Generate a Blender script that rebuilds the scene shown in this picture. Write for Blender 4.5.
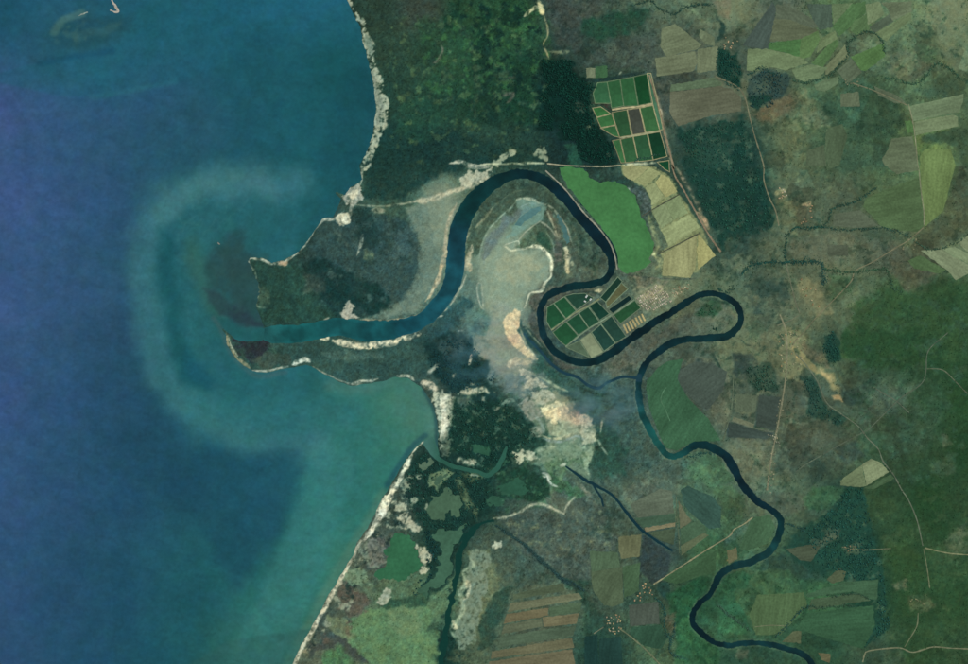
import bpy, bmesh, math
import numpy as np

for o in list(bpy.data.objects):
    bpy.data.objects.remove(o)
S = bpy.context.scene
COL = S.collection
rng = np.random.default_rng(7)

# ---------------------------------------------------------------- camera, sky, sun, exposure
M = 10.0                       # metres for one map unit
CX, CY = 484.0, 332.0          # map point below the camera
H = 40000.0
cam_d = bpy.data.cameras.new('camera')
cam_d.sensor_width = 36.0
cam_d.lens = 36.0 * H / (968 * M)
cam_d.clip_start = 500.0
cam_d.clip_end = 120000.0
cam = bpy.data.objects.new('camera', cam_d)
cam.location = (0, 0, H)
COL.objects.link(cam)
S.camera = cam

SUN_EL, SUN_AZ = 52.0, 62.0    # degrees above the horizon, degrees east of north
W = bpy.data.worlds.new('World')
S.world = W
W.use_nodes = True
wn = W.node_tree.nodes
wn.clear()
sky_n = wn.new('ShaderNodeTexSky')
sky_n.sky_type = 'NISHITA'
sky_n.sun_disc = False
sky_n.sun_elevation = math.radians(SUN_EL)
sky_n.sun_rotation = math.radians(SUN_AZ)
bg = wn.new('ShaderNodeBackground')
bg.inputs['Strength'].default_value = 0.09
wo = wn.new('ShaderNodeOutputWorld')
W.node_tree.links.new(sky_n.outputs[0], bg.inputs[0])
W.node_tree.links.new(bg.outputs[0], wo.inputs[0])
sun_d = bpy.data.lights.new('sun', 'SUN')
sun_d.energy = 3.0
sun_d.angle = math.radians(0.53)
sun_d.color = (1.0, 0.96, 0.9)
sun = bpy.data.objects.new('sun', sun_d)
sun.rotation_euler = (math.radians(90 - SUN_EL), 0, math.radians(180 - SUN_AZ))
sun.location = (0, 0, 3000)
COL.objects.link(sun)
S.view_settings.view_transform = 'Standard'
S.view_settings.look = 'None'
S.view_settings.exposure = 0.0
S.view_settings.gamma = 1.0
S.view_settings.use_curve_mapping = False
S.render.engine = 'CYCLES'
S.cycles.filter_width = 1.6
S.render.resolution_x, S.render.resolution_y = 1024, 702

# ---------------------------------------------------------------- helpers
KC = np.array([1.0, 1.0, 1.0])       # light falling on level ground, per channel

def lin(c):
    c = np.asarray(c, float) / 255.0
    l = np.where(c <= 0.04045, c / 12.92, ((c + 0.055) / 1.055) ** 2.4)
    return l / KC

def wx(x): return (np.asarray(x, float) - CX) * M
def wy(y): return (CY - np.asarray(y, float)) * M

def P(x0, y0, s, txt):
    return [(x0 + float(a.split(',')[0]) / s, y0 + float(a.split(',')[1]) / s) for a in txt.split()]

def T(c, r, txt):                      # quarter tiles
    return P((0, 240, 480, 718)[c], (0, 165, 330, 494)[r], 3.872, txt)

def Q(x0, y0, txt):                    # closer tiles
    return P(x0, y0, 6.0375, txt)

def R(txt):
    return P(0, 0, 1.0, txt)

_lat = {}
def vnoise(x, y, scale, seed):
    """smooth value noise in -1..1"""
    key = seed
    if key not in _lat:
        _lat[key] = np.random.default_rng(seed + 100).uniform(-1, 1, (256, 256))
    L = _lat[key]
    u = np.asarray(x) / scale + 1000.3 + seed * 3.1
    v = np.asarray(y) / scale + 1000.7 + seed * 1.7
    i = np.floor(u).astype(int); j = np.floor(v).astype(int)
    f = u - i; g = v - j
    f = f * f * (3 - 2 * f); g = g * g * (3 - 2 * g)
    a = L[j % 256, i % 256]; b = L[j % 256, (i + 1) % 256]
    c = L[(j + 1) % 256, i % 256]; d = L[(j + 1) % 256, (i + 1) % 256]
    return (a * (1 - f) + b * f) * (1 - g) + (c * (1 - f) + d * f) * g

def fbm(x, y, scale, seed, octv=3, gain=0.55):
    t = 0; a = 1; n = 0
    for k in range(octv):
        r = .6 + 1.1 * k; cr, sr = math.cos(r), math.sin(r)
        t = t + a * vnoise(x * cr - y * sr, x * sr + y * cr, scale / 2 ** k, seed + 11 * k); n += a; a *= gain
    return t / n * 1.6

def sdist(px, py, poly):
    """signed distance, positive inside"""
    n = len(poly)
    d2 = np.full(px.shape, 1e18); ins = np.zeros(px.shape, bool)
    for k in range(n):
        ax, ay = poly[k]; bx, by = poly[(k + 1) % n]
        ex, ey = bx - ax, by - ay
        L = ex * ex + ey * ey + 1e-12
        t = np.clip(((px - ax) * ex + (py - ay) * ey) / L, 0, 1)
        d2 = np.minimum(d2, (px - ax - t * ex) ** 2 + (py - ay - t * ey) ** 2)
        if ay != by:
            c = ((ay > py) != (by > py)) & (px < ex * (py - ay) / (by - ay) + ax)
            ins ^= c
    d = np.sqrt(d2)
    return np.where(ins, d, -d)

def smooth_line(pts, step=3.0):
    """Catmull-Rom through points (any number of columns)"""
    p = np.array(pts, float)
    if len(p) < 3: 
        n = max(2, int(np.hypot(*(p[1, :2] - p[0, :2])) / step) + 1)
        return p[0] + (p[-1] - p[0]) * np.linspace(0, 1, n)[:, None]
    q = np.vstack([2 * p[0] - p[1], p, 2 * p[-1] - p[-2]])
    out = []
    for i in range(1, len(q) - 2):
        n = max(1, int(np.hypot(*(q[i + 1, :2] - q[i, :2])) / step))
        for t in np.arange(n) / n:
            a, b, c, d = q[i - 1], q[i], q[i + 1], q[i + 2]
            out.append(0.5 * (2 * b + (c - a) * t + (2 * a - 5 * b + 4 * c - d) * t * t + (3 * b - a - 3 * c + d) * t ** 3))
    out.append(p[-1])
    return np.array(out)

def linedist(px, py, pts, reach, wcol=True):
    """distance minus half width (third column); positive outside; only near the line"""
    d = np.full(px.shape, 1e3); 
    p = np.asarray(pts)
    xs, ys = px[0, :], py[:, 0]
    for k in range(len(p) - 1):
        a, b = p[k], p[k + 1]
        rr = reach + max(a[2], b[2]) / 2
        i0, i1 = np.searchsorted(xs, [min(a[0], b[0]) - rr, max(a[0], b[0]) + rr])
        j0, j1 = np.searchsorted(ys, [min(a[1], b[1]) - rr, max(a[1], b[1]) + rr])
        if i1 <= i0 or j1 <= j0: continue
        sx, sy = px[j0:j1, i0:i1], py[j0:j1, i0:i1]
        ex, ey = b[0] - a[0], b[1] - a[1]
        t = np.clip(((sx - a[0]) * ex + (sy - a[1]) * ey) / (ex * ex + ey * ey + 1e-12), 0, 1)
        dd = np.hypot(sx - a[0] - t * ex, sy - a[1] - t * ey) - (a[2] + (b[2] - a[2]) * t) / 2
        d[j0:j1, i0:i1] = np.minimum(d[j0:j1, i0:i1], dd)
    return d

def idw(px, py, pts, pw=3.5, soft=8.0):
    num = np.zeros(px.shape + (3,)); den = np.zeros(px.shape)
    for x, y, r, g, b in pts:
        w = 1.0 / ((px - x) ** 2 + (py - y) ** 2 + soft ** 2) ** (pw / 2)
        num += w[..., None] * np.array([r, g, b]); den += w
    return num / den[..., None]

def tag(o, label=None, cat=None, group=None, kind=None):
    if label: o['label'] = label
    if cat: o['category'] = cat
    if group: o['group'] = group
    if kind: o['kind'] = kind
    return o

def mesh_obj(name, verts, faces, mat, parent=None, col=None):
    me = bpy.data.meshes.new(name)
    if isinstance(verts, np.ndarray) and isinstance(faces, np.ndarray):
        nv, nf, k = len(verts), len(faces), faces.shape[1]
        me.vertices.add(nv); me.vertices.foreach_set('co', np.ascontiguousarray(verts, dtype=np.float32).ravel())
        me.loops.add(nf * k); me.loops.foreach_set('vertex_index', np.ascontiguousarray(faces, dtype=np.int32).ravel())
        me.polygons.add(nf); me.polygons.foreach_set('loop_start', np.arange(0, nf * k, k, dtype=np.int32))
        me.update(calc_edges=True)
    else:
        me.from_pydata([tuple(v) for v in verts], [], faces); me.update()
    if col is not None:
        at = me.color_attributes.new('Col', 'FLOAT_COLOR', 'POINT')
        c = np.ones((len(me.vertices), 4), np.float32); c[:, :3] = col
        at.data.foreach_set('color', c.ravel())
    if mat: me.materials.append(mat)
    o = bpy.data.objects.new(name, me)
    COL.objects.link(o)
    if parent: o.parent = parent
    return o

# ---------------------------------------------------------------- materials
def new_mat(name):
    m = bpy.data.materials.new(name); m.use_nodes = True
    nt = m.node_tree; b = nt.nodes['Principled BSDF']
    return m, nt, b

def mix_noise(nt, src, scale_list, coord, lo=0.8, hi=1.2, stretch=None):
    """multiply a colour by stacked noise"""
    out = src
    for sc, amp, st in scale_list:
        mp = nt.nodes.new('ShaderNodeMapping'); mp.inputs['Scale'].default_value = (st[0], st[1], 1.0)
        nt.links.new(coord, mp.inputs[0])
        n = nt.nodes.new('ShaderNodeTexNoise'); n.inputs['Scale'].default_value = sc; n.inputs['Detail'].default_value = 4
        nt.links.new(mp.outputs[0], n.inputs['Vector'])
        r = nt.nodes.new('ShaderNodeMapRange')
        r.inputs['From Min'].default_value = 0.3; r.inputs['From Max'].default_value = 0.7
        r.inputs['To Min'].default_value = 1 - amp; r.inputs['To Max'].default_value = 1 + amp
        nt.links.new(n.outputs[0], r.inputs[0])
        mx = nt.nodes.new('ShaderNodeVectorMath'); mx.operation = 'SCALE'
        nt.links.new(out, mx.inputs[0]); nt.links.new(r.outputs[0], mx.inputs['Scale'])
        out = mx.outputs[0]
    return out

def land_mat():
    m, nt, b = new_mat('land_cover')
    a = nt.nodes.new('ShaderNodeAttribute'); a.attribute_name = 'Col'
    tc = nt.nodes.new('ShaderNodeTexCoord')
    c = mix_noise(nt, a.outputs['Color'], [(0.09, 0.13, (1, 1)), (0.035, 0.10, (1, 1))], tc.outputs['Object'])
    nt.links.new(c, b.inputs['Base Color'])
    b.inputs['Roughness'].default_value = 1.0; b.inputs['Specular IOR Level'].default_value = 0.05
    return m

def water_mat(name, attr=True, rough=0.35, grain=0.05):
    m, nt, b = new_mat(name)
    if attr:
        a = nt.nodes.new('ShaderNodeAttribute'); a.attribute_name = 'Col'; src = a.outputs['Color']
    else:
        a = nt.nodes.new('ShaderNodeObjectInfo'); src = a.outputs['Color']
    tc = nt.nodes.new('ShaderNodeTexCoord')
    c = mix_noise(nt, src, [(0.03, grain, (1, 1)), (0.006, grain * 0.8, (1, 1)), (0.0016, grain, (1, 1))], tc.outputs['Object'])
    nt.links.new(c, b.inputs['Base Color'])
    b.inputs['Roughness'].default_value = rough
    b.inputs['Specular IOR Level'].default_value = 0.12
    n = nt.nodes.new('ShaderNodeTexNoise'); n.inputs['Scale'].default_value = 0.08; n.inputs['Detail'].default_value = 3
    nt.links.new(tc.outputs['Object'], n.inputs['Vector'])
    bp = nt.nodes.new('ShaderNodeBump'); bp.inputs['Strength'].default_value = 0.15; bp.inputs['Distance'].default_value = 0.5
    nt.links.new(n.outputs[0], bp.inputs['Height']); nt.links.new(bp.outputs[0], b.inputs['Normal'])
    return m

def tint_mat(name, layers, rough=0.95):
    """colour carried by the object itself, broken up by noise in the object's own axes"""
    m, nt, b = new_mat(name)
    a = nt.nodes.new('ShaderNodeObjectInfo')
    tc = nt.nodes.new('ShaderNodeTexCoord')
    ad = nt.nodes.new('ShaderNodeVectorMath'); ad.operation = 'ADD'
    nt.links.new(tc.outputs['Object'], ad.inputs[0]); nt.links.new(a.outputs['Location'], ad.inputs[1])
    c = mix_noise(nt, a.outputs['Color'], layers, ad.outputs[0])
    nt.links.new(c, b.inputs['Base Color'])
    b.inputs['Roughness'].default_value = rough; b.inputs['Specular IOR Level'].default_value = 0.05
    return m

def vcol_mat(name, layers, rough=0.95):
    m, nt, b = new_mat(name)
    a = nt.nodes.new('ShaderNodeAttribute'); a.attribute_name = 'Col'
    tc = nt.nodes.new('ShaderNodeTexCoord')
    c = mix_noise(nt, a.outputs['Color'], layers, tc.outputs['Object'])
    nt.links.new(c, b.inputs['Base Color'])
    b.inputs['Roughness'].default_value = rough; b.inputs['Specular IOR Level'].default_value = 0.05
    return m

MAT_LAND = land_mat()
MAT_SEA = water_mat('sea_water', True, 0.3, 0.07)
MAT_RIVER = water_mat('river_water', True, 0.3, 0.06)
MAT_POND = water_mat('pond_water', False, 0.3, 0.14)
MAT_FIELD = tint_mat('field_crop', [(0.004, 0.16, (0.35, 1.6)), (0.02, 0.14, (0.25, 2.0)), (0.05, 0.17, (1, 1)), (0.003, 0.15, (1, 1))])
MAT_BANK = tint_mat('bank_earth', [(0.03, 0.25, (1, 1))])
MAT_ROAD = tint_mat('road_dirt', [(0.006, 0.22, (1, 1)), (0.03, 0.22, (1, 1))])
MAT_TREE = vcol_mat('leaf_canopy', [(0.3, 0.25, (1, 1))])
MAT_ROOF = tint_mat('roof_sheet', [(0.15, 0.2, (1, 1))], 0.7)
MAT_WALL = tint_mat('wall_plaster', [(0.3, 0.1, (1, 1))], 0.9)
# ---------------------------------------------------------------- coast, rivers, lagoons (map units)
COAST = (R('347,-20 347,0 353.6,15.5 360,28 362.7,41 366.5,54 370.4,70 374,88 376,103 375.6,116 373,132 369,147 364,157.5 359.3,165 361.5,174 362,180 357.5,184 351,187 345,196 336,191.5 335.5,193 341,199 339,205 333,217 322.6,218.5 313.6,232 304.6,245 295.5,254 282.6,260.5 272,263 260.7,258 250.3,257.5 247.7,261 253,268 256,281 257.5,294 256.8,306 259,316 262,324 266,332 262,341 246,341.5 236,340 226,331 220.6,328 226,335 227.3,344.6 233,354.5 243,366 253,371 264.5,372.5 276,370.5 289,368 297,366.5 306,364.5 312.6,367 322.5,373 332.4,378 340,382 351,385.5 369,383.5 384.6,380.5 395,377 408,378 420.8,386.5 431,399 436,415 438.5,433 437.6,446 440,456 436,450 431,447 430.5,439 428,438 420.8,442.6 410.5,453 400,469 389.8,486.5 383,497 375,514 366,529.5 357,542.5 353,556 345.5,566 337.5,582 327.3,597 319.5,613 309.3,631 300.3,646 292.5,664 280,690 200,870 -2400,9990 9990,9990 9990,-8990 347,-8990'))

RIVER = [(264,334,10),(272,334.5,17),(300,333.5,18),(330,327.5,17),(345,327,18),(361,330.5,20.5),(385,330.5,19),(404,327,16.5),(422,320.5,15),(438,306,16),(449,290,16.5),(455,270,19),(456.5,247,18),(460.5,226,18),(470,206,17),(482,192.5,15),(497,181.5,13),(513,175.2,10.5),(526,174.5,9.5),(540,178.5,10),(552,186.5,10.5),(566,199,11),(581,216.5,11.5),(596,234.5,11),(606,247,10),(611.5,259,7.5),(611,271,6.5),(604.5,279.7,6.8),(588,284.8,7),(571.4,286.5,7.2),(558,290.6,7.2),(546.6,297,7),(540.8,308,6.8),(540.8,321,6.8),(544,336,7),(553,349.4,7.2),(566.4,358.5,7),(581,362.7,7),(594.6,361.4,7.5),(609.5,354.4,8.5),(626,342.8,8.5),(642.6,330.4,8),(659,319.6,7.5),(674,310.5,7),(688,301.5,6.5),(699.6,295,6),(713,293,6),(724.5,296.5,6.2),(734.4,303,6.2),(740,311.4,6.2),(741,319.7,6.2),(737.7,328,6.5),(729.4,334.6,7),(716,337.6,7.5),(699.6,338.2,7),(683,339.6,7.2),(669.8,343.7,7.2),(656.6,352.8,7),(646.6,362.8,6.5),(640.5,374,6.2),(638.3,384,6.4),(638.8,394,6.6),(641.4,410,6.8),(648,425.6,7),(657.5,442,6.6),(665,452.5,6.6),(673,456,6.5),(683,453,6.8),(691,447,7.4),(701,444.3,7.6),(712.8,448,8),(726,456.2,8.4),(732.7,466.5,8),(739,478,7.4),(747.6,491,7.4),(757.5,501,7),(769,508,6.6),(778,514.5,6.6),(781.4,524.5,6.8),(778,536.5,7.2),(771,549,7.4),(759,557.5,7.2),(742.7,564,7),(729.4,567.6,6.8),(719.5,575.7,6.4),(714.5,586.4,5.8),(708,596.4,5.4),(697,606.3,5.6),(692.4,616,5.8),(694.7,626,6),(703,634.5,6),(714.5,642,5.8),(727.8,645,5.6),(742.7,643.6,5.4),(759,642.8,5.4),(775.8,646,5.6),(789,649.4,5.8),(800,652.7,6),(811,663,6.2),(822,690,6.2),(840,760,6.2)]

CREEKS = [
 ('abandoned narrow creek looping west from the main river', (26,58,66), [(524,334,2.2),(537,348,2.6),(548,360,2.8),(557.5,368.7,3),(566,374,3),(575.6,376.5,2.8),(582,381,2.6),(586,384,3),(592,387,3.2),(599,388,3),(604,385,2.6),(609,381.7,2.6),(622,377.3,2.8),(638,377.8,3)]),
 ('green tidal creek entering the bay behind the sandspit', (44,90,72), [(428,443,9),(434,453,6.5),(440,460,4.6),(454,467,4.2),(466,469,4),(478,471.5,3.4),(488,475,4.2),(497,468.5,5),(503,457,4),(507,447,2.4)]),
 ('dark branching drainage creek between marsh and striped fields', (16,50,55), [(566,466,1.6),(578,475,2.6),(588,481,3.2),(594,484,3),(606.5,491.4,2.4),(613,496,2.2),(624.6,509.5,2.8),(630,517,3),(636,524,3),(645.3,532.7,2.6),(660.8,543,2.4),(672,550,2.2)]),
 ('short dark side arm of the branching drainage creek', (18,50,55), [(592,482,1.8),(597,491,2),(602,499,1.8),(603,506,1.6)]),
 ('dark mangrove channel beside the pale southern marsh plain', (14,56,46), [(492,520,3),(478,525,4.5),(468,536,6),(461,552,6),(457,575,5),(451,600,4.5),(447,625,5),(443,645,6),(440,670,6),(436,700,6)]),
]

LAGOONS = [
 ('bright green shallow lake beside the levee', (66,118,66), T(2,1,'300,15 345,8 400,10 420,45 460,65 520,65 565,85 600,115 615,160 620,200 640,225 655,260 675,300 670,330 655,360 665,380 640,400 590,420 552,415 532,380 512,310 482,265 442,215 392,150 342,80 312,40')),
 ('rounded green lagoon behind the southern beach', (50,102,68), Q(330,470,'390,385 430,378 470,385 500,420 515,470 540,510 545,560 530,610 480,640 400,655 290,655 268,640 290,610 340,580 345,540 330,510 345,460 370,420')),
 ('olive lagoon with a small islet north of the green lagoon', (72,102,76), Q(330,470,'600,180 640,150 690,125 720,150 760,140 790,200 800,280 770,290 740,265 715,235 695,250 690,300 650,310 610,300 570,270 570,240 600,215')),
 ('long olive lagoon running south through dark mangrove', (62,98,74), T(1,3,'740,155 790,140 870,130 870,170 820,200 825,290 800,340 760,370 710,395 695,375 740,330 770,290 775,220 760,180')),
 ('small green pool in the mangrove north of the tidal creek', (46,90,66), R('474,445 484,443 493,449 491,454 482,454 475,450')),
 ('sickle-shaped green pool in the eastern mangrove', (44,86,64), R('496,486 508,480 522,482 530,490 518,494 504,494')),
 ('small olive pool beside the sandspit', (84,108,84), R('421,464 428,460 433,465 428,471 422,470')),
 ('narrow olive pool west of the tidal creek mouth', (72,102,78), R('434,483 442,474 450,474 446,481 438,488')),
 ('thin green channel pool east of the olive lagoon', (48,88,66), R('486,500 494,494 506,498 500,504 490,506')),
 ('teal pool inside the point bar of the great bend', (82,122,116), Q(440,160,'445,400 470,350 540,295 590,285 603,305 560,335 480,395')),
 ('narrow teal slough on the right side of the point bar', (76,114,106), Q(440,160,'700,310 760,400 785,470 782,505 762,512 745,470 735,420 700,350')),
]

# ---------------------------------------------------------------- colour of the land by place
BASE = []
for y, row in [
 (10, '375:45,66,56 420:60,70,62 470:40,74,54 510:32,68,48 560:70,80,72 620:66,80,68 680:85,95,78 730:105,110,86 780:85,92,80 840:84,104,72 900:90,104,78 950:108,112,86'),
 (50, '385:48,72,60 430:46,74,58 480:38,74,56 520:34,68,52 570:46,64,58 620:60,75,66 680:78,84,74 740:72,82,70 800:90,100,74 860:84,94,74 920:84,98,74 960:94,104,78'),
 (100,'390:40,70,60 440:38,72,58 480:35,70,52 520:28,64,52 560:14,45,48 600:50,75,60 670:76,84,74 720:85,90,76 770:92,95,74 820:72,92,70 870:60,84,64 920:92,108,78 960:70,86,64'),
 (150,'390:30,64,58 430:32,62,58 480:46,74,64 520:40,68,60 570:28,54,54 700:50,74,66 740:28,62,58 790:90,98,74 830:70,90,68 880:66,88,64 930:96,112,68 965:74,92,66'),
 (200,'400:60,84,72 440:112,122,106 490:70,86,72 560:66,84,72 720:34,66,60 750:26,60,56 790:90,95,74 840:82,90,72 890:84,98,70 940:84,100,68 966:76,86,68'),
 (250,'300:45,70,66 340:50,72,72 400:62,85,82 430:96,112,98 500:125,138,118 590:70,82,72 690:90,96,78 730:60,80,70 780:85,92,74 830:96,100,80 880:86,90,74 930:80,88,72 965:106,116,88'),
 (300,'300:38,66,60 340:34,64,62 400:76,96,90 470:85,105,98 500:128,140,120 560:85,86,78 680:100,105,84 720:88,100,80 770:80,92,78 810:96,96,74 850:90,98,75 900:62,88,60 950:48,76,48'),
 (350,'300:50,80,74 380:50,78,74 430:48,74,74 470:62,86,82 510:122,132,118 560:56,76,72 620:85,90,80 690:75,85,74 740:102,106,82 790:100,100,76 830:70,85,68 880:50,78,54 940:44,76,48'),
 (400,'440:60,78,72 480:30,62,60 520:62,86,82 560:100,115,104 600:60,88,88 640:68,86,80 700:76,85,74 750:76,86,74 790:78,82,68 830:68,80,68 880:70,85,70 930:54,80,56 965:44,76,46'),
 (450,'450:28,58,54 490:28,60,54 530:40,75,65 570:90,110,95 610:50,76,70 650:76,92,82 700:70,90,74 750:96,98,82 790:76,85,72 840:75,85,70 880:58,80,58 930:54,78,54 965:40,72,44'),
 (500,'400:60,75,68 440:40,70,62 480:24,58,52 520:60,78,70 560:80,90,80 600:68,85,78 650:85,95,82 700:70,92,74 760:86,98,80 800:78,92,74 840:45,72,62 880:54,78,52 930:42,74,45 965:50,76,50'),
 (550,'380:80,85,75 440:40,70,60 490:70,85,74 530:75,85,78 580:72,85,75 620:76,88,72 660:62,78,74 710:60,90,64 760:70,95,72 820:38,68,58 860:26,62,55 900:55,80,50 950:58,82,54'),
 (600,'340:75,85,75 400:85,105,80 440:85,110,84 490:80,95,80 550:80,90,75 600:65,82,70 650:64,84,70 700:44,82,60 760:72,100,68 820:60,95,65 870:34,70,55 910:48,77,48 960:48,77,48'),
 (650,'330:85,90,75 400:85,110,80 450:26,62,55 490:75,90,75 540:85,90,75 600:40,72,62 660:72,92,70 710:54,88,64 760:52,82,62 820:45,76,58 870:60,80,62 920:56,82,52 960:60,82,54')]:
    for e in row.split():
        x, c = e.split(':'); BASE.append((float(x), y) + tuple(float(v) for v in c.split(',')))

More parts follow.
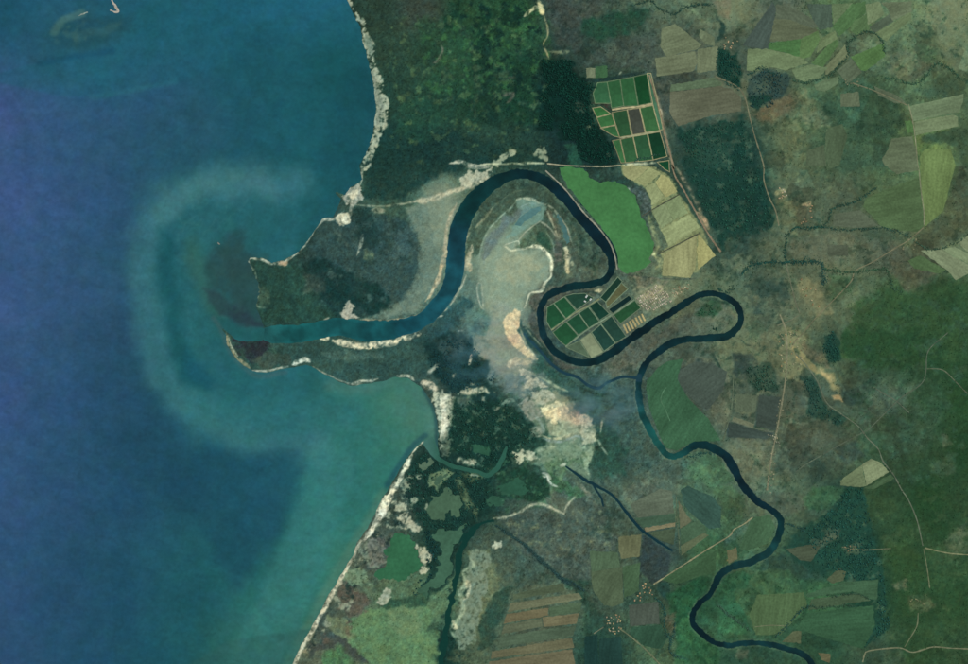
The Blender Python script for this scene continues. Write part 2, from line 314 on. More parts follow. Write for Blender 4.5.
# painted land cover: (colour, feather, warp, opacity, mottling, polygon)
PATCH = [
 # ---- delta north-west
 ((30,62,58), 6, 5, .75, .3, R('385,120 430,125 480,140 540,160 470,168 440,176 400,200 365,200 366,165')),
 ((36,74,60), 8, 6, .6, .3, T(1,0,'620,380 760,380 800,480 700,560 600,520')),
 ((44,80,56), 8, 7, .5, .35, T(1,0,'690,60 780,80 860,20 968,0 968,140 930,330 820,360 700,330 760,250 700,150')),
 ((26,62,48), 4, 6, .7, .3, T(1,0,'810,0 860,0 850,120 800,110')),
 ((22,58,46), 4, 6, .7, .3, T(1,0,'930,20 968,20 968,330 900,280')),
 ((46,82,56), 8, 7, .5, .35, T(2,0,'30,0 180,0 250,80 250,150 180,220 60,290 60,100')),
 ((24,56,46), 4, 6, .8, .3, T(2,0,'70,60 170,20 200,60 110,110')),
 ((28,58,50), 5, 7, .7, .3, T(2,0,'0,160 60,170 40,330 90,470 0,480')),
 ((30,66,48), 6, 6, .6, .4, T(2,0,'110,210 220,240 215,480 150,490 90,380')),
 ((66,72,68), 8, 6, .7, .15, T(2,0,'270,0 500,0 420,80 390,200 300,170')),
 ((32,72,56), 7, 5, .7, .2, T(2,0,'400,80 560,40 650,30 640,90 480,160 390,140')),
 ((68,76,70), 7, 4, .7, .15, T(2,0,'380,230 600,130 690,150 670,280 520,250 400,260')),
 ((86,98,78), 3, 4, .7, .4, T(2,0,'560,0 900,0 960,60 900,80 760,50 640,40')),
 ((120,105,84), 3, 3, .6, .3, T(2,0,'900,0 968,0 968,80 930,60')),
 # grey-blue tidal flat west of the great bend
 ((52,76,76), 6, 5, .85, .2, T(1,1,'330,200 500,190 680,230 700,420 640,520 540,580 440,570 340,480 280,420 250,340')),
 ((34,62,60), 5, 6, .8, .25, T(1,1,'430,180 500,170 520,240 560,330 480,330 440,240')),
 ((24,58,56), 6, 6, .8, .2, T(1,1,'240,380 300,350 420,420 560,480 600,560 500,580 400,540 270,480')),
 ((42,74,66), 5, 4, .9, .15, T(1,1,'40,365 130,385 240,370 260,460 330,540 400,600 320,608 70,615 75,540 60,430')),
 ((78,92,74), 3, 3, .5, .3, T(1,1,'60,470 110,480 110,550 70,550')),
 ((62,85,86), 8, 6, .8, .2, T(1,1,'560,200 660,240 690,340 650,400 560,360 520,260')),
 ((104,118,106), 5, 3, .85, .15, T(1,1,'640,170 760,140 820,120 830,180 800,270 790,380 740,500 680,575 560,600 480,600 560,570 640,520 690,420 700,310 660,230')),
 ((122,132,112), 3, 3, .7, .2, T(1,1,'720,150 820,120 830,190 800,290 760,330 740,230')),
 ((86,100,92), 2, 2, .5, .2, T(1,1,'690,330 720,330 710,460 640,540 600,550 680,440')),
 ((96,108,84), 3, 3, .7, .3, T(1,1,'490,330 520,340 520,380 480,370')),
 ((76,84,78), 4, 4, .6, .3, T(1,1,'250,420 330,440 330,500 260,490')),
 # spit south of the mouth
 ((52,80,76), 4, 3, .9, .12, R('262,340 320,338 330,346 360,352 400,346 425,334 440,350 430,375 395,374 370,382 345,381 320,368 296,362')),
 ((46,50,58), 6, 7, .9, .3, R('236,343 262,341 272,344 268,354 250,360 240,352')),
 ((64,76,68), 3, 3, .7, .25, R('250,358 270,352 290,354 292,364 262,369')),
 ((74,98,92), 4, 3, .6, .15, R('320,350 380,352 385,358 330,360')),
 ((34,66,66), 4, 5, .6, .25, R('420,338 450,330 460,350 450,380 430,372')),
 # mud flats left of the inner lobe
 ((44,80,84), 5, 5, .8, .15, R('432,322 455,304 466,298 474,302 465,318 445,335 428,338')),
 ((78,108,102), 5, 4, .8, .15, R('465,310 480,305 490,320 486,340 470,335')),
 ((58,84,86), 4, 3, .7, .2, R('474,320 484,322 482,338 474,336')),
 ((26,58,58), 6, 6, .9, .25, R('425,348 445,335 470,338 482,352 488,372 505,374 494,384 470,392 455,396 442,384 432,372')),
 ((60,82,84), 6, 6, .7, .2, R('436,344 460,338 470,352 450,358')),
 # inner lobe
 ((66,84,72), 3, 3, .9, .2, Q(440,160,'160,520 200,380 300,220 420,130 560,130 660,180 760,280 960,470 966,664 880,664 830,560 790,460 740,330 640,240 540,220 460,235 400,290 300,400 240,560 160,600')),
 ((78,88,72), 4, 4, .5, .25, Q(440,160,'300,290 420,240 300,380 230,470 220,420')),
 ((92,104,104), 5, 4, .9, .12, Q(440,160,'280,470 440,300 510,270 540,300 450,370 400,420 330,520 250,610 240,560')),
 ((108,136,124), 3, 3, .85, .12, Q(440,160,'455,240 500,232 600,250 640,290 620,360 540,400 470,450 400,480 440,400 500,300 470,280')),
 ((86,112,118), 3, 3, .7, .12, Q(440,160,'470,320 540,280 520,300 470,350')),
 ((128,140,120), 5, 4, .95, .12, R('477,262 498,250 520,247 540,250 552,260 550,278 540,290 526,293 522,304 515,318 500,322 488,312 480,292')),
 ((148,150,124), 7, 5, .6, .12, R('498,258 525,252 540,262 530,280 505,284 492,274')),
 ((140,146,128), 8, 5, .5, .12, R('492,300 510,302 512,330 500,345 485,340')),
 ((126,134,118), 6, 6, .85, .2, R('475,340 500,325 520,345 535,362 525,372 505,378 490,368 478,352')),
 ((102,116,112), 6, 6, .7, .2, R('486,366 515,372 535,382 525,400 500,390 484,382')),
 ((86,84,80), 2.5, 2, .9, .12, Q(440,160,'700,480 730,500 745,520 738,600 745,664 680,664 692,590 690,540')),
 ((76,92,74), 2.5, 3, .9, .25, Q(440,160,'480,490 560,400 620,380 670,450 690,520 670,560 600,520 500,525 450,540')),
 ((46,78,64), 2, 3, .8, .25, Q(440,160,'575,430 630,430 670,490 680,540 620,520 590,480')),
 ((94,110,96), 2.5, 2, .8, .2, Q(440,160,'640,285 690,320 760,430 790,500 750,500 720,400 660,320')),
 ((98,96,82), 2, 2, .9, .2, Q(440,160,'645,300 670,320 715,400 740,480 700,490 690,400 640,340')),
 ((62,80,72), 3, 3, .8, .2, Q(530,260,'140,0 210,0 235,90 300,110 200,140 120,170 90,200 70,190 120,130')),
 ((84,92,78), 3, 4, .8, .25, Q(530,260,'235,20 300,10 400,60 470,80 440,110 300,125 240,110')),
 ((82,82,76), 3, 3, .9, .15, Q(530,260,'70,190 95,205 40,300 45,380 80,480 150,570 230,625 300,650 200,664 100,600 0,470 0,240')),
 ((36,68,62), 3, 3, .9, .2, R('520,319 526,328 540,343 554,358 550,363 535,352 524,341 519,330')),
 # marsh and sand south of the lobe
 ((96,112,112), 8, 6, .6, .12, R('505,372 540,372 548,392 530,400 508,392')),
 ((46,84,76), 7, 6, .8, .2, R('536,352 556,370 580,384 600,390 612,400 600,420 585,410 570,396 550,384 536,368')),
 ((62,88,82), 10, 8, .65, .12, R('560,378 598,392 612,408 600,424 582,420 562,398')),
 ((62,84,78), 8, 7, .7, .18, R('600,390 632,382 636,410 650,440 665,458 648,470 622,470 606,440 598,420')),
 ((44,78,68), 7, 8, .7, .25, R('590,420 612,425 625,450 620,475 600,478 588,455')),
 ((100,120,102), 3, 5, .9, .15, R('524,462 540,450 560,438 582,432 596,440 590,460 594,478 578,474 564,464 560,480 548,476 538,464')),
 ((120,128,104), 3, 4, .85, .25, R('528,402 552,388 566,398 580,416 596,422 592,440 580,436 566,440 552,436 542,420')),
 ((86,112,86), 5, 4, .8, .15, R('540,452 570,440 586,450 588,468 570,462 562,478 548,478')),
 ((62,98,70), 5, 5, .8, .2, R('545,470 562,478 578,486 590,500 566,492 552,488')),
 ((30,66,52), 4, 4, .8, .2, R('498,470 524,468 545,478 552,494 540,500 500,498')),
 ((26,60,52), 5, 6, .85, .25, R('484,395 506,398 520,412 530,424 540,436 520,448 512,466 490,480 470,470 452,450 446,420 456,398')),
 ((58,86,78), 3, 4, .6, .3, R('503,396 518,392 516,404 500,406')),
 ((74,92,88), 4, 4, .7, .15, R('456,398 470,396 472,406 462,410')),
 ((104,118,98), 3, 3, .8, .2, R('528,406 538,412 545,430 540,434 530,420')),
 ((44,86,62), 3, 3, .9, .1, R('482,444 492,446 492,452 484,454 474,448')),
 # southern marsh
 ((28,60,54), 4, 5, .9, .25, R('425,450 440,462 470,472 490,478 496,494 486,510 478,520 466,536 456,560 452,580 436,594 420,596 428,570 426,540 420,520 408,504 404,480 416,462')),
 ((96,112,86), 2, 3, .9, .25, R('430,474 446,470 454,474 446,482 436,490 430,484')),
 ((84,98,74), 2.5, 3, .8, .3, R('456,480 462,478 468,494 478,510 478,520 470,512 460,496')),
 ((74,88,66), 3, 3, .7, .3, R('460,474 480,470 484,476 470,484')),
 ((70,78,74), 4, 5, .85, .3, R('362,548 384,534 390,545 386,560 376,574 364,568')),
 ((88,104,84), 3, 4, .85, .2, T(1,3,'430,290 480,300 520,350 530,380 500,400 460,350')),
 ((88,80,72), 3, 4, .8, .25, T(1,3,'395,340 450,370 510,410 460,470 420,480 390,400')),
 ((66,78,74), 4, 4, .8, .25, T(1,3,'300,460 420,480 450,520 400,560 280,560')),
 ((90,116,82), 4, 3, .95, .12, T(1,3,'480,450 560,440 720,425 750,470 720,530 775,530 760,660 760,760 500,760 480,640 400,560 430,480')),
 ((100,116,86), 6, 4, .6, .12, T(1,3,'560,440 700,430 710,520 620,560 580,500')),
 ((74,112,74), 5, 3, .8, .15, T(1,3,'330,600 400,590 440,658 500,760 300,760')),
 ((104,112,86), 4, 3, .8, .2, T(1,3,'330,470 400,480 440,540 420,570 350,530')),
 ((66,70,68), 4, 5, .8, .25, T(1,3,'260,570 380,550 450,600 500,658 460,658 380,590 300,610 260,640')),
 ((44,78,62), 4, 4, .7, .2, T(1,3,'520,420 700,395 740,370 720,430 560,445')),
 ((82,92,72), 5, 5, .85, .3, T(1,3,'890,240 968,200 968,658 810,658 830,530 850,400 870,330')),
 ((108,112,84), 4, 5, .6, .35, T(2,3,'0,270 70,260 70,420 0,480')),
 # grey scrub headland
 ((76,86,78), 4, 4, .85, .25, T(2,3,'60,95 180,60 330,75 350,20 440,0 480,80 490,140 540,160 530,220 425,220 430,320 320,330 240,250 150,180')),
 ((66,84,74), 4, 4, .7, .2, T(2,3,'80,170 140,200 330,330 300,340 140,350')),
 ((42,72,62), 4, 4, .7, .2, T(2,3,'60,380 140,350 100,430 40,590 0,600 0,500')),
 ((48,78,66), 4, 4, .7, .2, T(2,3,'320,330 420,330 410,400 480,470 480,560 400,540 400,420 340,370')),
 ((54,66,68), 3, 3, .85, .15, T(2,3,'630,160 700,190 740,240 720,330 660,350 625,300')),
 ((40,70,64), 3, 3, .8, .15, T(2,3,'690,330 740,350 720,410 690,380')),
 ((40,86,60), 4, 3, .8, .15, T(2,3,'720,390 860,320 900,330 820,440 840,540 900,590 760,620 750,520')),
 ((56,100,66), 4, 3, .7, .15, T(2,3,'770,480 820,470 860,560 940,600 968,658 760,658')),
 ((98,90,72), 3, 3, .8, .2, T(2,3,'720,470 755,460 755,520 735,560 715,520')),
 # bend east
 ((78,92,82), 5, 5, .7, .15, T(2,2,'660,560 720,500 790,500 790,600 740,658 620,658')),
 ((92,98,86), 6, 5, .6, .15, T(2,2,'560,600 660,560 720,640 680,658 540,658')),
 ((70,96,72), 3, 3, .85, .2, Q(630,440,'350,150 430,90 520,95 580,150 640,250 500,290 420,250 350,230')),
 ((74,98,70), 4, 3, .8, .25, Q(630,440,'500,290 620,270 690,350 690,480 640,560 570,600 550,400')),
 ((84,96,66), 4, 4, .5, .25, Q(630,440,'590,290 640,300 680,400 690,480 640,420')),
 ((74,98,84), 4, 3, .7, .2, Q(630,440,'560,600 690,520 740,480 760,520 640,600 570,640')),
 ((50,92,66), 3, 3, .8, .15, T(3,3,'0,330 60,300 140,310 70,400 130,520 100,550 0,540')),
 # middle scrub between the two river loops
 ((86,88,78), 5, 5, .8, .2, R('600,366 640,340 672,322 690,310 694,330 668,338 650,350 640,362 634,374 612,376')),
 ((92,96,82), 4, 4, .7, .2, Q(640,270,'220,300 350,210 520,200 590,270 560,340 420,370 220,390')),
 ((52,84,62), 3, 4, .8, .25, Q(640,270,'380,200 480,180 500,230 440,270 350,280 330,250')),
 ((46,74,62), 3, 4, .7, .25, Q(640,270,'330,160 440,160 540,190 590,260 500,200 400,190')),
 ((90,92,78), 5, 5, .7, .2, Q(640,270,'220,590 300,540 440,520 500,600 540,640 360,664 240,664')),
 ((58,74,68), 4, 5, .8, .2, Q(640,270,'560,510 620,500 680,560 700,640 600,650 560,580')),
 ((60,74,70), 4, 4, .8, .2, Q(640,270,'210,600 280,590 330,664 220,664')),
 ((104,104,82), 6, 6, .6, .2, Q(640,270,'620,340 700,330 800,400 860,460 840,520 760,480 660,440')),
 ((74,94,76), 5, 5, .7, .2, Q(640,270,'640,330 720,310 770,350 720,420 650,400')),
 ((58,78,72), 3, 4, .8, .2, Q(640,270,'690,220 740,215 740,270 700,260')),
 ((56,78,68), 4, 6, .7, .25, Q(640,270,'620,80 720,60 880,60 880,130 700,160 640,120')),
 ((70,80,76), 4, 4, .9, .15, T(2,2,'765,160 830,120 900,130 960,160 940,240 880,310 820,270 770,210')),
 ((96,96,80), 4, 4, .7, .15, T(2,2,'900,200 968,150 968,400 930,400 880,310')),
 # dark woods north
 ((16,48,42), 6, 7, .95, .25, T(2,0,'240,230 290,235 345,225 365,270 400,310 440,320 430,400 460,500 520,560 540,620 500,640 390,630 370,560 300,520 230,490 225,400 245,330')),
 ((40,84,68), 3, 3, .7, .2, T(2,0,'320,560 370,560 400,640 350,640')),
 ((60,76,66), 2, 3, .7, .3, T(2,0,'365,400 410,400 405,440 365,435')),
 ((30,66,58), 8, 8, .92, .35, R('676,126 700,123 725,120 745,115 752,138 757,160 768,188 776,222 770,232 752,232 745,240 722,246 716,234 702,208 690,184 684,152')),
 ((44,76,68), 5, 6, .6, .25, R('690,140 720,135 735,150 730,170 700,170')),
 ((60,84,68), 2, 3, .6, .2, R('684,152 698,150 698,155 685,156')),
 ((76,84,76), 3, 3, .8, .15, T(2,0,'680,300 740,300 740,350 735,480 700,440')),
 ((28,64,54), 2.5, 3, .9, .3, T(2,0,'920,190 968,200 968,330 920,290')),
 # right-hand farmland and scrub
 ((28,64,54), 2.5, 3, .9, .3, T(3,0,'0,215 70,210 90,270 85,340 0,280')),
 ((44,68,60), 3, 4, .8, .3, T(3,0,'0,60 30,100 20,160 0,170')),
 ((54,72,68), 3, 4, .85, .2, T(3,0,'115,300 190,265 280,300 270,350 190,420 120,415')),
 ((28,64,56), 3, 4, .9, .2, T(3,0,'110,370 190,370 210,390 165,425 120,415')),
 ((104,88,68), 6, 5, .7, .2, T(3,0,'130,450 230,380 320,360 300,420 200,480')),
 ((96,98,74), 5, 5, .6, .25, T(3,0,'270,350 340,345 390,430 360,480 300,420')),
 ((104,110,88), 5, 5, .6, .25, T(3,0,'300,440 400,430 430,480 340,500')),
 ((62,86,66), 6, 5, .9, .12, T(3,0,'400,370 480,390 560,410 660,390 720,430 720,490 660,540 500,550 490,500 410,440')),
 ((62,84,66), 6, 5, .9, .12, T(3,0,'480,560 660,550 660,658 470,658')),
 ((68,86,66), 5, 4, .7, .15, T(3,0,'720,390 800,320 910,280 950,330 940,370 740,410')),
 ((108,114,88), 5, 7, .6, .35, T(3,0,'820,60 968,10 968,280 900,260 860,200 830,140')),
 ((82,104,74), 4, 5, .6, .3, T(3,0,'770,170 830,190 850,230 800,240')),
 ((96,96,76), 5, 5, .6, .25, T(3,0,'660,200 760,200 830,250 790,310 700,310 650,270')),
 ((40,72,56), 3, 4, .6, .25, T(3,0,'790,0 830,0 800,30')),
 ((64,84,64), 4, 3, .9, .15, T(3,0,'780,540 930,490 968,500 968,560 780,560')),
 ((72,88,66), 4, 4, .8, .15, T(3,0,'935,400 968,350 968,658 925,658 935,560')),
 ((84,92,72), 4, 4, .7, .2, T(3,1,'440,190 560,170 640,240 540,250 440,240')),
 ((98,98,80), 5, 5, .7, .2, T(3,1,'260,300 400,260 520,260 520,360 400,380 270,350')),
 ((78,86,70), 3, 3, .7, .15, T(3,1,'425,310 500,310 505,350 430,350')),
 ((66,80,64), 3, 4, .8, .2, T(3,1,'560,250 720,250 740,280 640,300 580,290')),
 ((88,90,74), 3, 3, .8, .2, T(3,1,'300,170 350,150 370,180 340,220 310,220')),
 ((76,84,66), 4, 3, .9, .2, T(3,1,'770,280 860,190 900,120 940,0 968,0 968,270 860,320 800,320')),
 ((90,88,72), 5, 5, .7, .15, T(3,1,'640,330 720,310 760,380 850,420 820,470 720,490 670,440')),
 ((56,84,54), 8, 8, .8, .2, T(3,1,'540,540 660,480 760,500 850,480 968,470 968,760 440,760')),
 ((66,90,64), 6, 6, .6, .25, T(3,1,'420,420 520,430 520,480 440,530')),
 ((122,112,82), 5, 5, .6, .3, T(3,1,'310,440 390,450 400,530 450,560 400,600 330,520')),
 ((60,80,72), 5, 5, .7, .2, T(3,1,'100,470 260,450 280,510 220,520 150,490')),
 ((108,110,86), 5, 6, .6, .3, T(3,1,'20,360 120,330 130,400 40,430')),
 # town and orange diggings
 ((120,116,86), 4, 5, .6, .35, T(3,2,'220,0 320,0 340,110 300,200 250,180')),
 ((146,128,88), 5, 4, .7, .2, T(3,2,'385,150 420,145 460,200 475,245 450,230 400,180')),
 ((178,150,102), 4, 3, .6, .2, T(3,2,'395,155 425,165 440,200 420,195')),
 ((150,118,82), 3, 3, .7, .2, T(3,2,'445,258 470,250 490,270 450,280')),
 ((150,128,84), 3, 3, .7, .25, T(3,2,'290,60 320,80 400,170 380,180 300,110')),
 ((106,90,70), 4, 3, .6, .2, T(3,2,'320,40 400,90 450,150 400,140 340,100')),
 ((30,68,58), 2.5, 3, .85, .2, T(3,2,'400,60 440,0 475,60 470,120 430,130')),
 ((38,70,60), 4, 4, .8, .2, T(3,2,'310,180 370,180 400,250 430,310 500,340 480,370 400,350 350,330 350,250')),
 ((54,72,64), 3, 4, .7, .2, T(3,2,'470,230 580,210 560,280 500,290')),
 ((46,72,60), 3, 4, .7, .25, T(3,2,'110,140 210,130 240,240 150,240 120,210')),
 ((58,72,68), 4, 4, .7, .2, T(3,2,'60,90 140,90 150,150 80,160')),
 ((58,70,70), 3, 2, .85, .12, T(3,2,'40,355 140,380 215,400 190,420 35,410')),
 ((62,76,72), 3, 2, .8, .15, T(3,2,'160,250 240,260 220,390 145,370')),
 ((98,104,82), 3, 2, .7, .15, T(3,2,'70,250 150,255 140,320 65,320')),
 ((102,104,84), 4, 4, .7, .2, T(3,2,'20,430 180,440 180,560 120,640 60,520')),
 ((80,84,70), 5, 5, .6, .2, T(3,2,'260,340 400,360 460,430 360,480 280,440')),
 ((54,72,68), 4, 4, .6, .2, T(3,2,'460,460 540,430 560,490 500,520 470,500')),
 ((34,72,58), 3, 3, .8, .2, T(3,2,'490,610 560,610 575,658 470,658')),
 ((50,70,62), 4, 4, .7, .25, T(3,2,'350,500 420,500 420,570 360,600')),
 ((58,90,64), 4, 3, .8, .15, T(3,2,'370,610 490,605 480,658 330,658')),
 ((76,88,74), 8, 6, .6, .15, T(3,2,'560,260 690,220 800,200 720,280 600,380 520,360')),
 ((62,82,66), 9, 7, .5, .15, T(3,2,'600,400 760,280 860,330 800,480 680,480')),
 ((44,76,48), 8, 7, .7, .15, T(3,2,'480,0 780,0 800,130 700,140 560,130 490,90')),
 ((72,88,66), 5, 6, .6, .25, T(3,2,'840,500 900,480 920,550 840,560')),
 ((80,90,70), 2.5, 3, .7, .2, T(3,2,'865,405 890,405 905,445 880,455')),
 # lower right
 ((36,74,62), 3, 4, .9, .3, T(3,3,'480,0 572,0 605,200 640,330 668,520 560,600 612,500 620,340 490,330 430,290 360,240 330,130 440,60')),
 ((34,70,60), 4, 4, .8, .2, T(3,3,'330,120 260,200 290,260 380,320 430,330 420,290 370,250')),
 ((50,76,66), 5, 4, .8, .2, T(3,3,'180,220 260,230 360,300 430,340 340,330 240,290 160,290')),
 ((84,90,74), 3, 4, .7, .3, T(3,3,'360,190 420,150 480,140 470,170 400,210')),
 ((76,84,72), 3, 4, .7, .3, T(3,3,'150,0 330,0 340,60 260,90')),
 ((62,94,68), 3, 3, .8, .15, T(3,3,'330,40 370,0 480,0 430,60 380,70')),
 ((78,88,68), 3, 4, .7, .25, T(3,3,'490,200 560,195 560,230 500,230')),
 ((40,72,44), 6, 6, .7, .2, T(3,3,'820,80 920,90 870,180 810,200')),
 ((90,92,72), 5, 6, .6, .3, T(3,3,'870,180 968,100 968,230 880,220')),
 ((50,78,46), 8, 6, .6, .2, T(3,3,'660,240 790,240 810,340 680,340')),
 ((94,94,72), 3, 5, .7, .3, T(3,3,'680,340 740,340 740,390 710,380')),
 ((88,96,68), 4, 6, .7, .3, T(3,3,'730,410 800,400 850,440 760,450')),
 ((66,84,66), 4, 4, .7, .2, T(3,3,'560,600 700,590 740,658 560,658')),
 ((50,80,64), 4, 4, .8, .15, T(3,3,'0,590 160,580 300,610 350,658 0,658')),
 ((86,92,76), 3, 3, .7, .3, T(3,3,'80,600 120,610 110,640 70,630')),
 ((62,92,66), 3, 3, .7, .2, T(3,3,'60,380 140,330 190,300 290,300 330,380 150,390 130,470')),
]

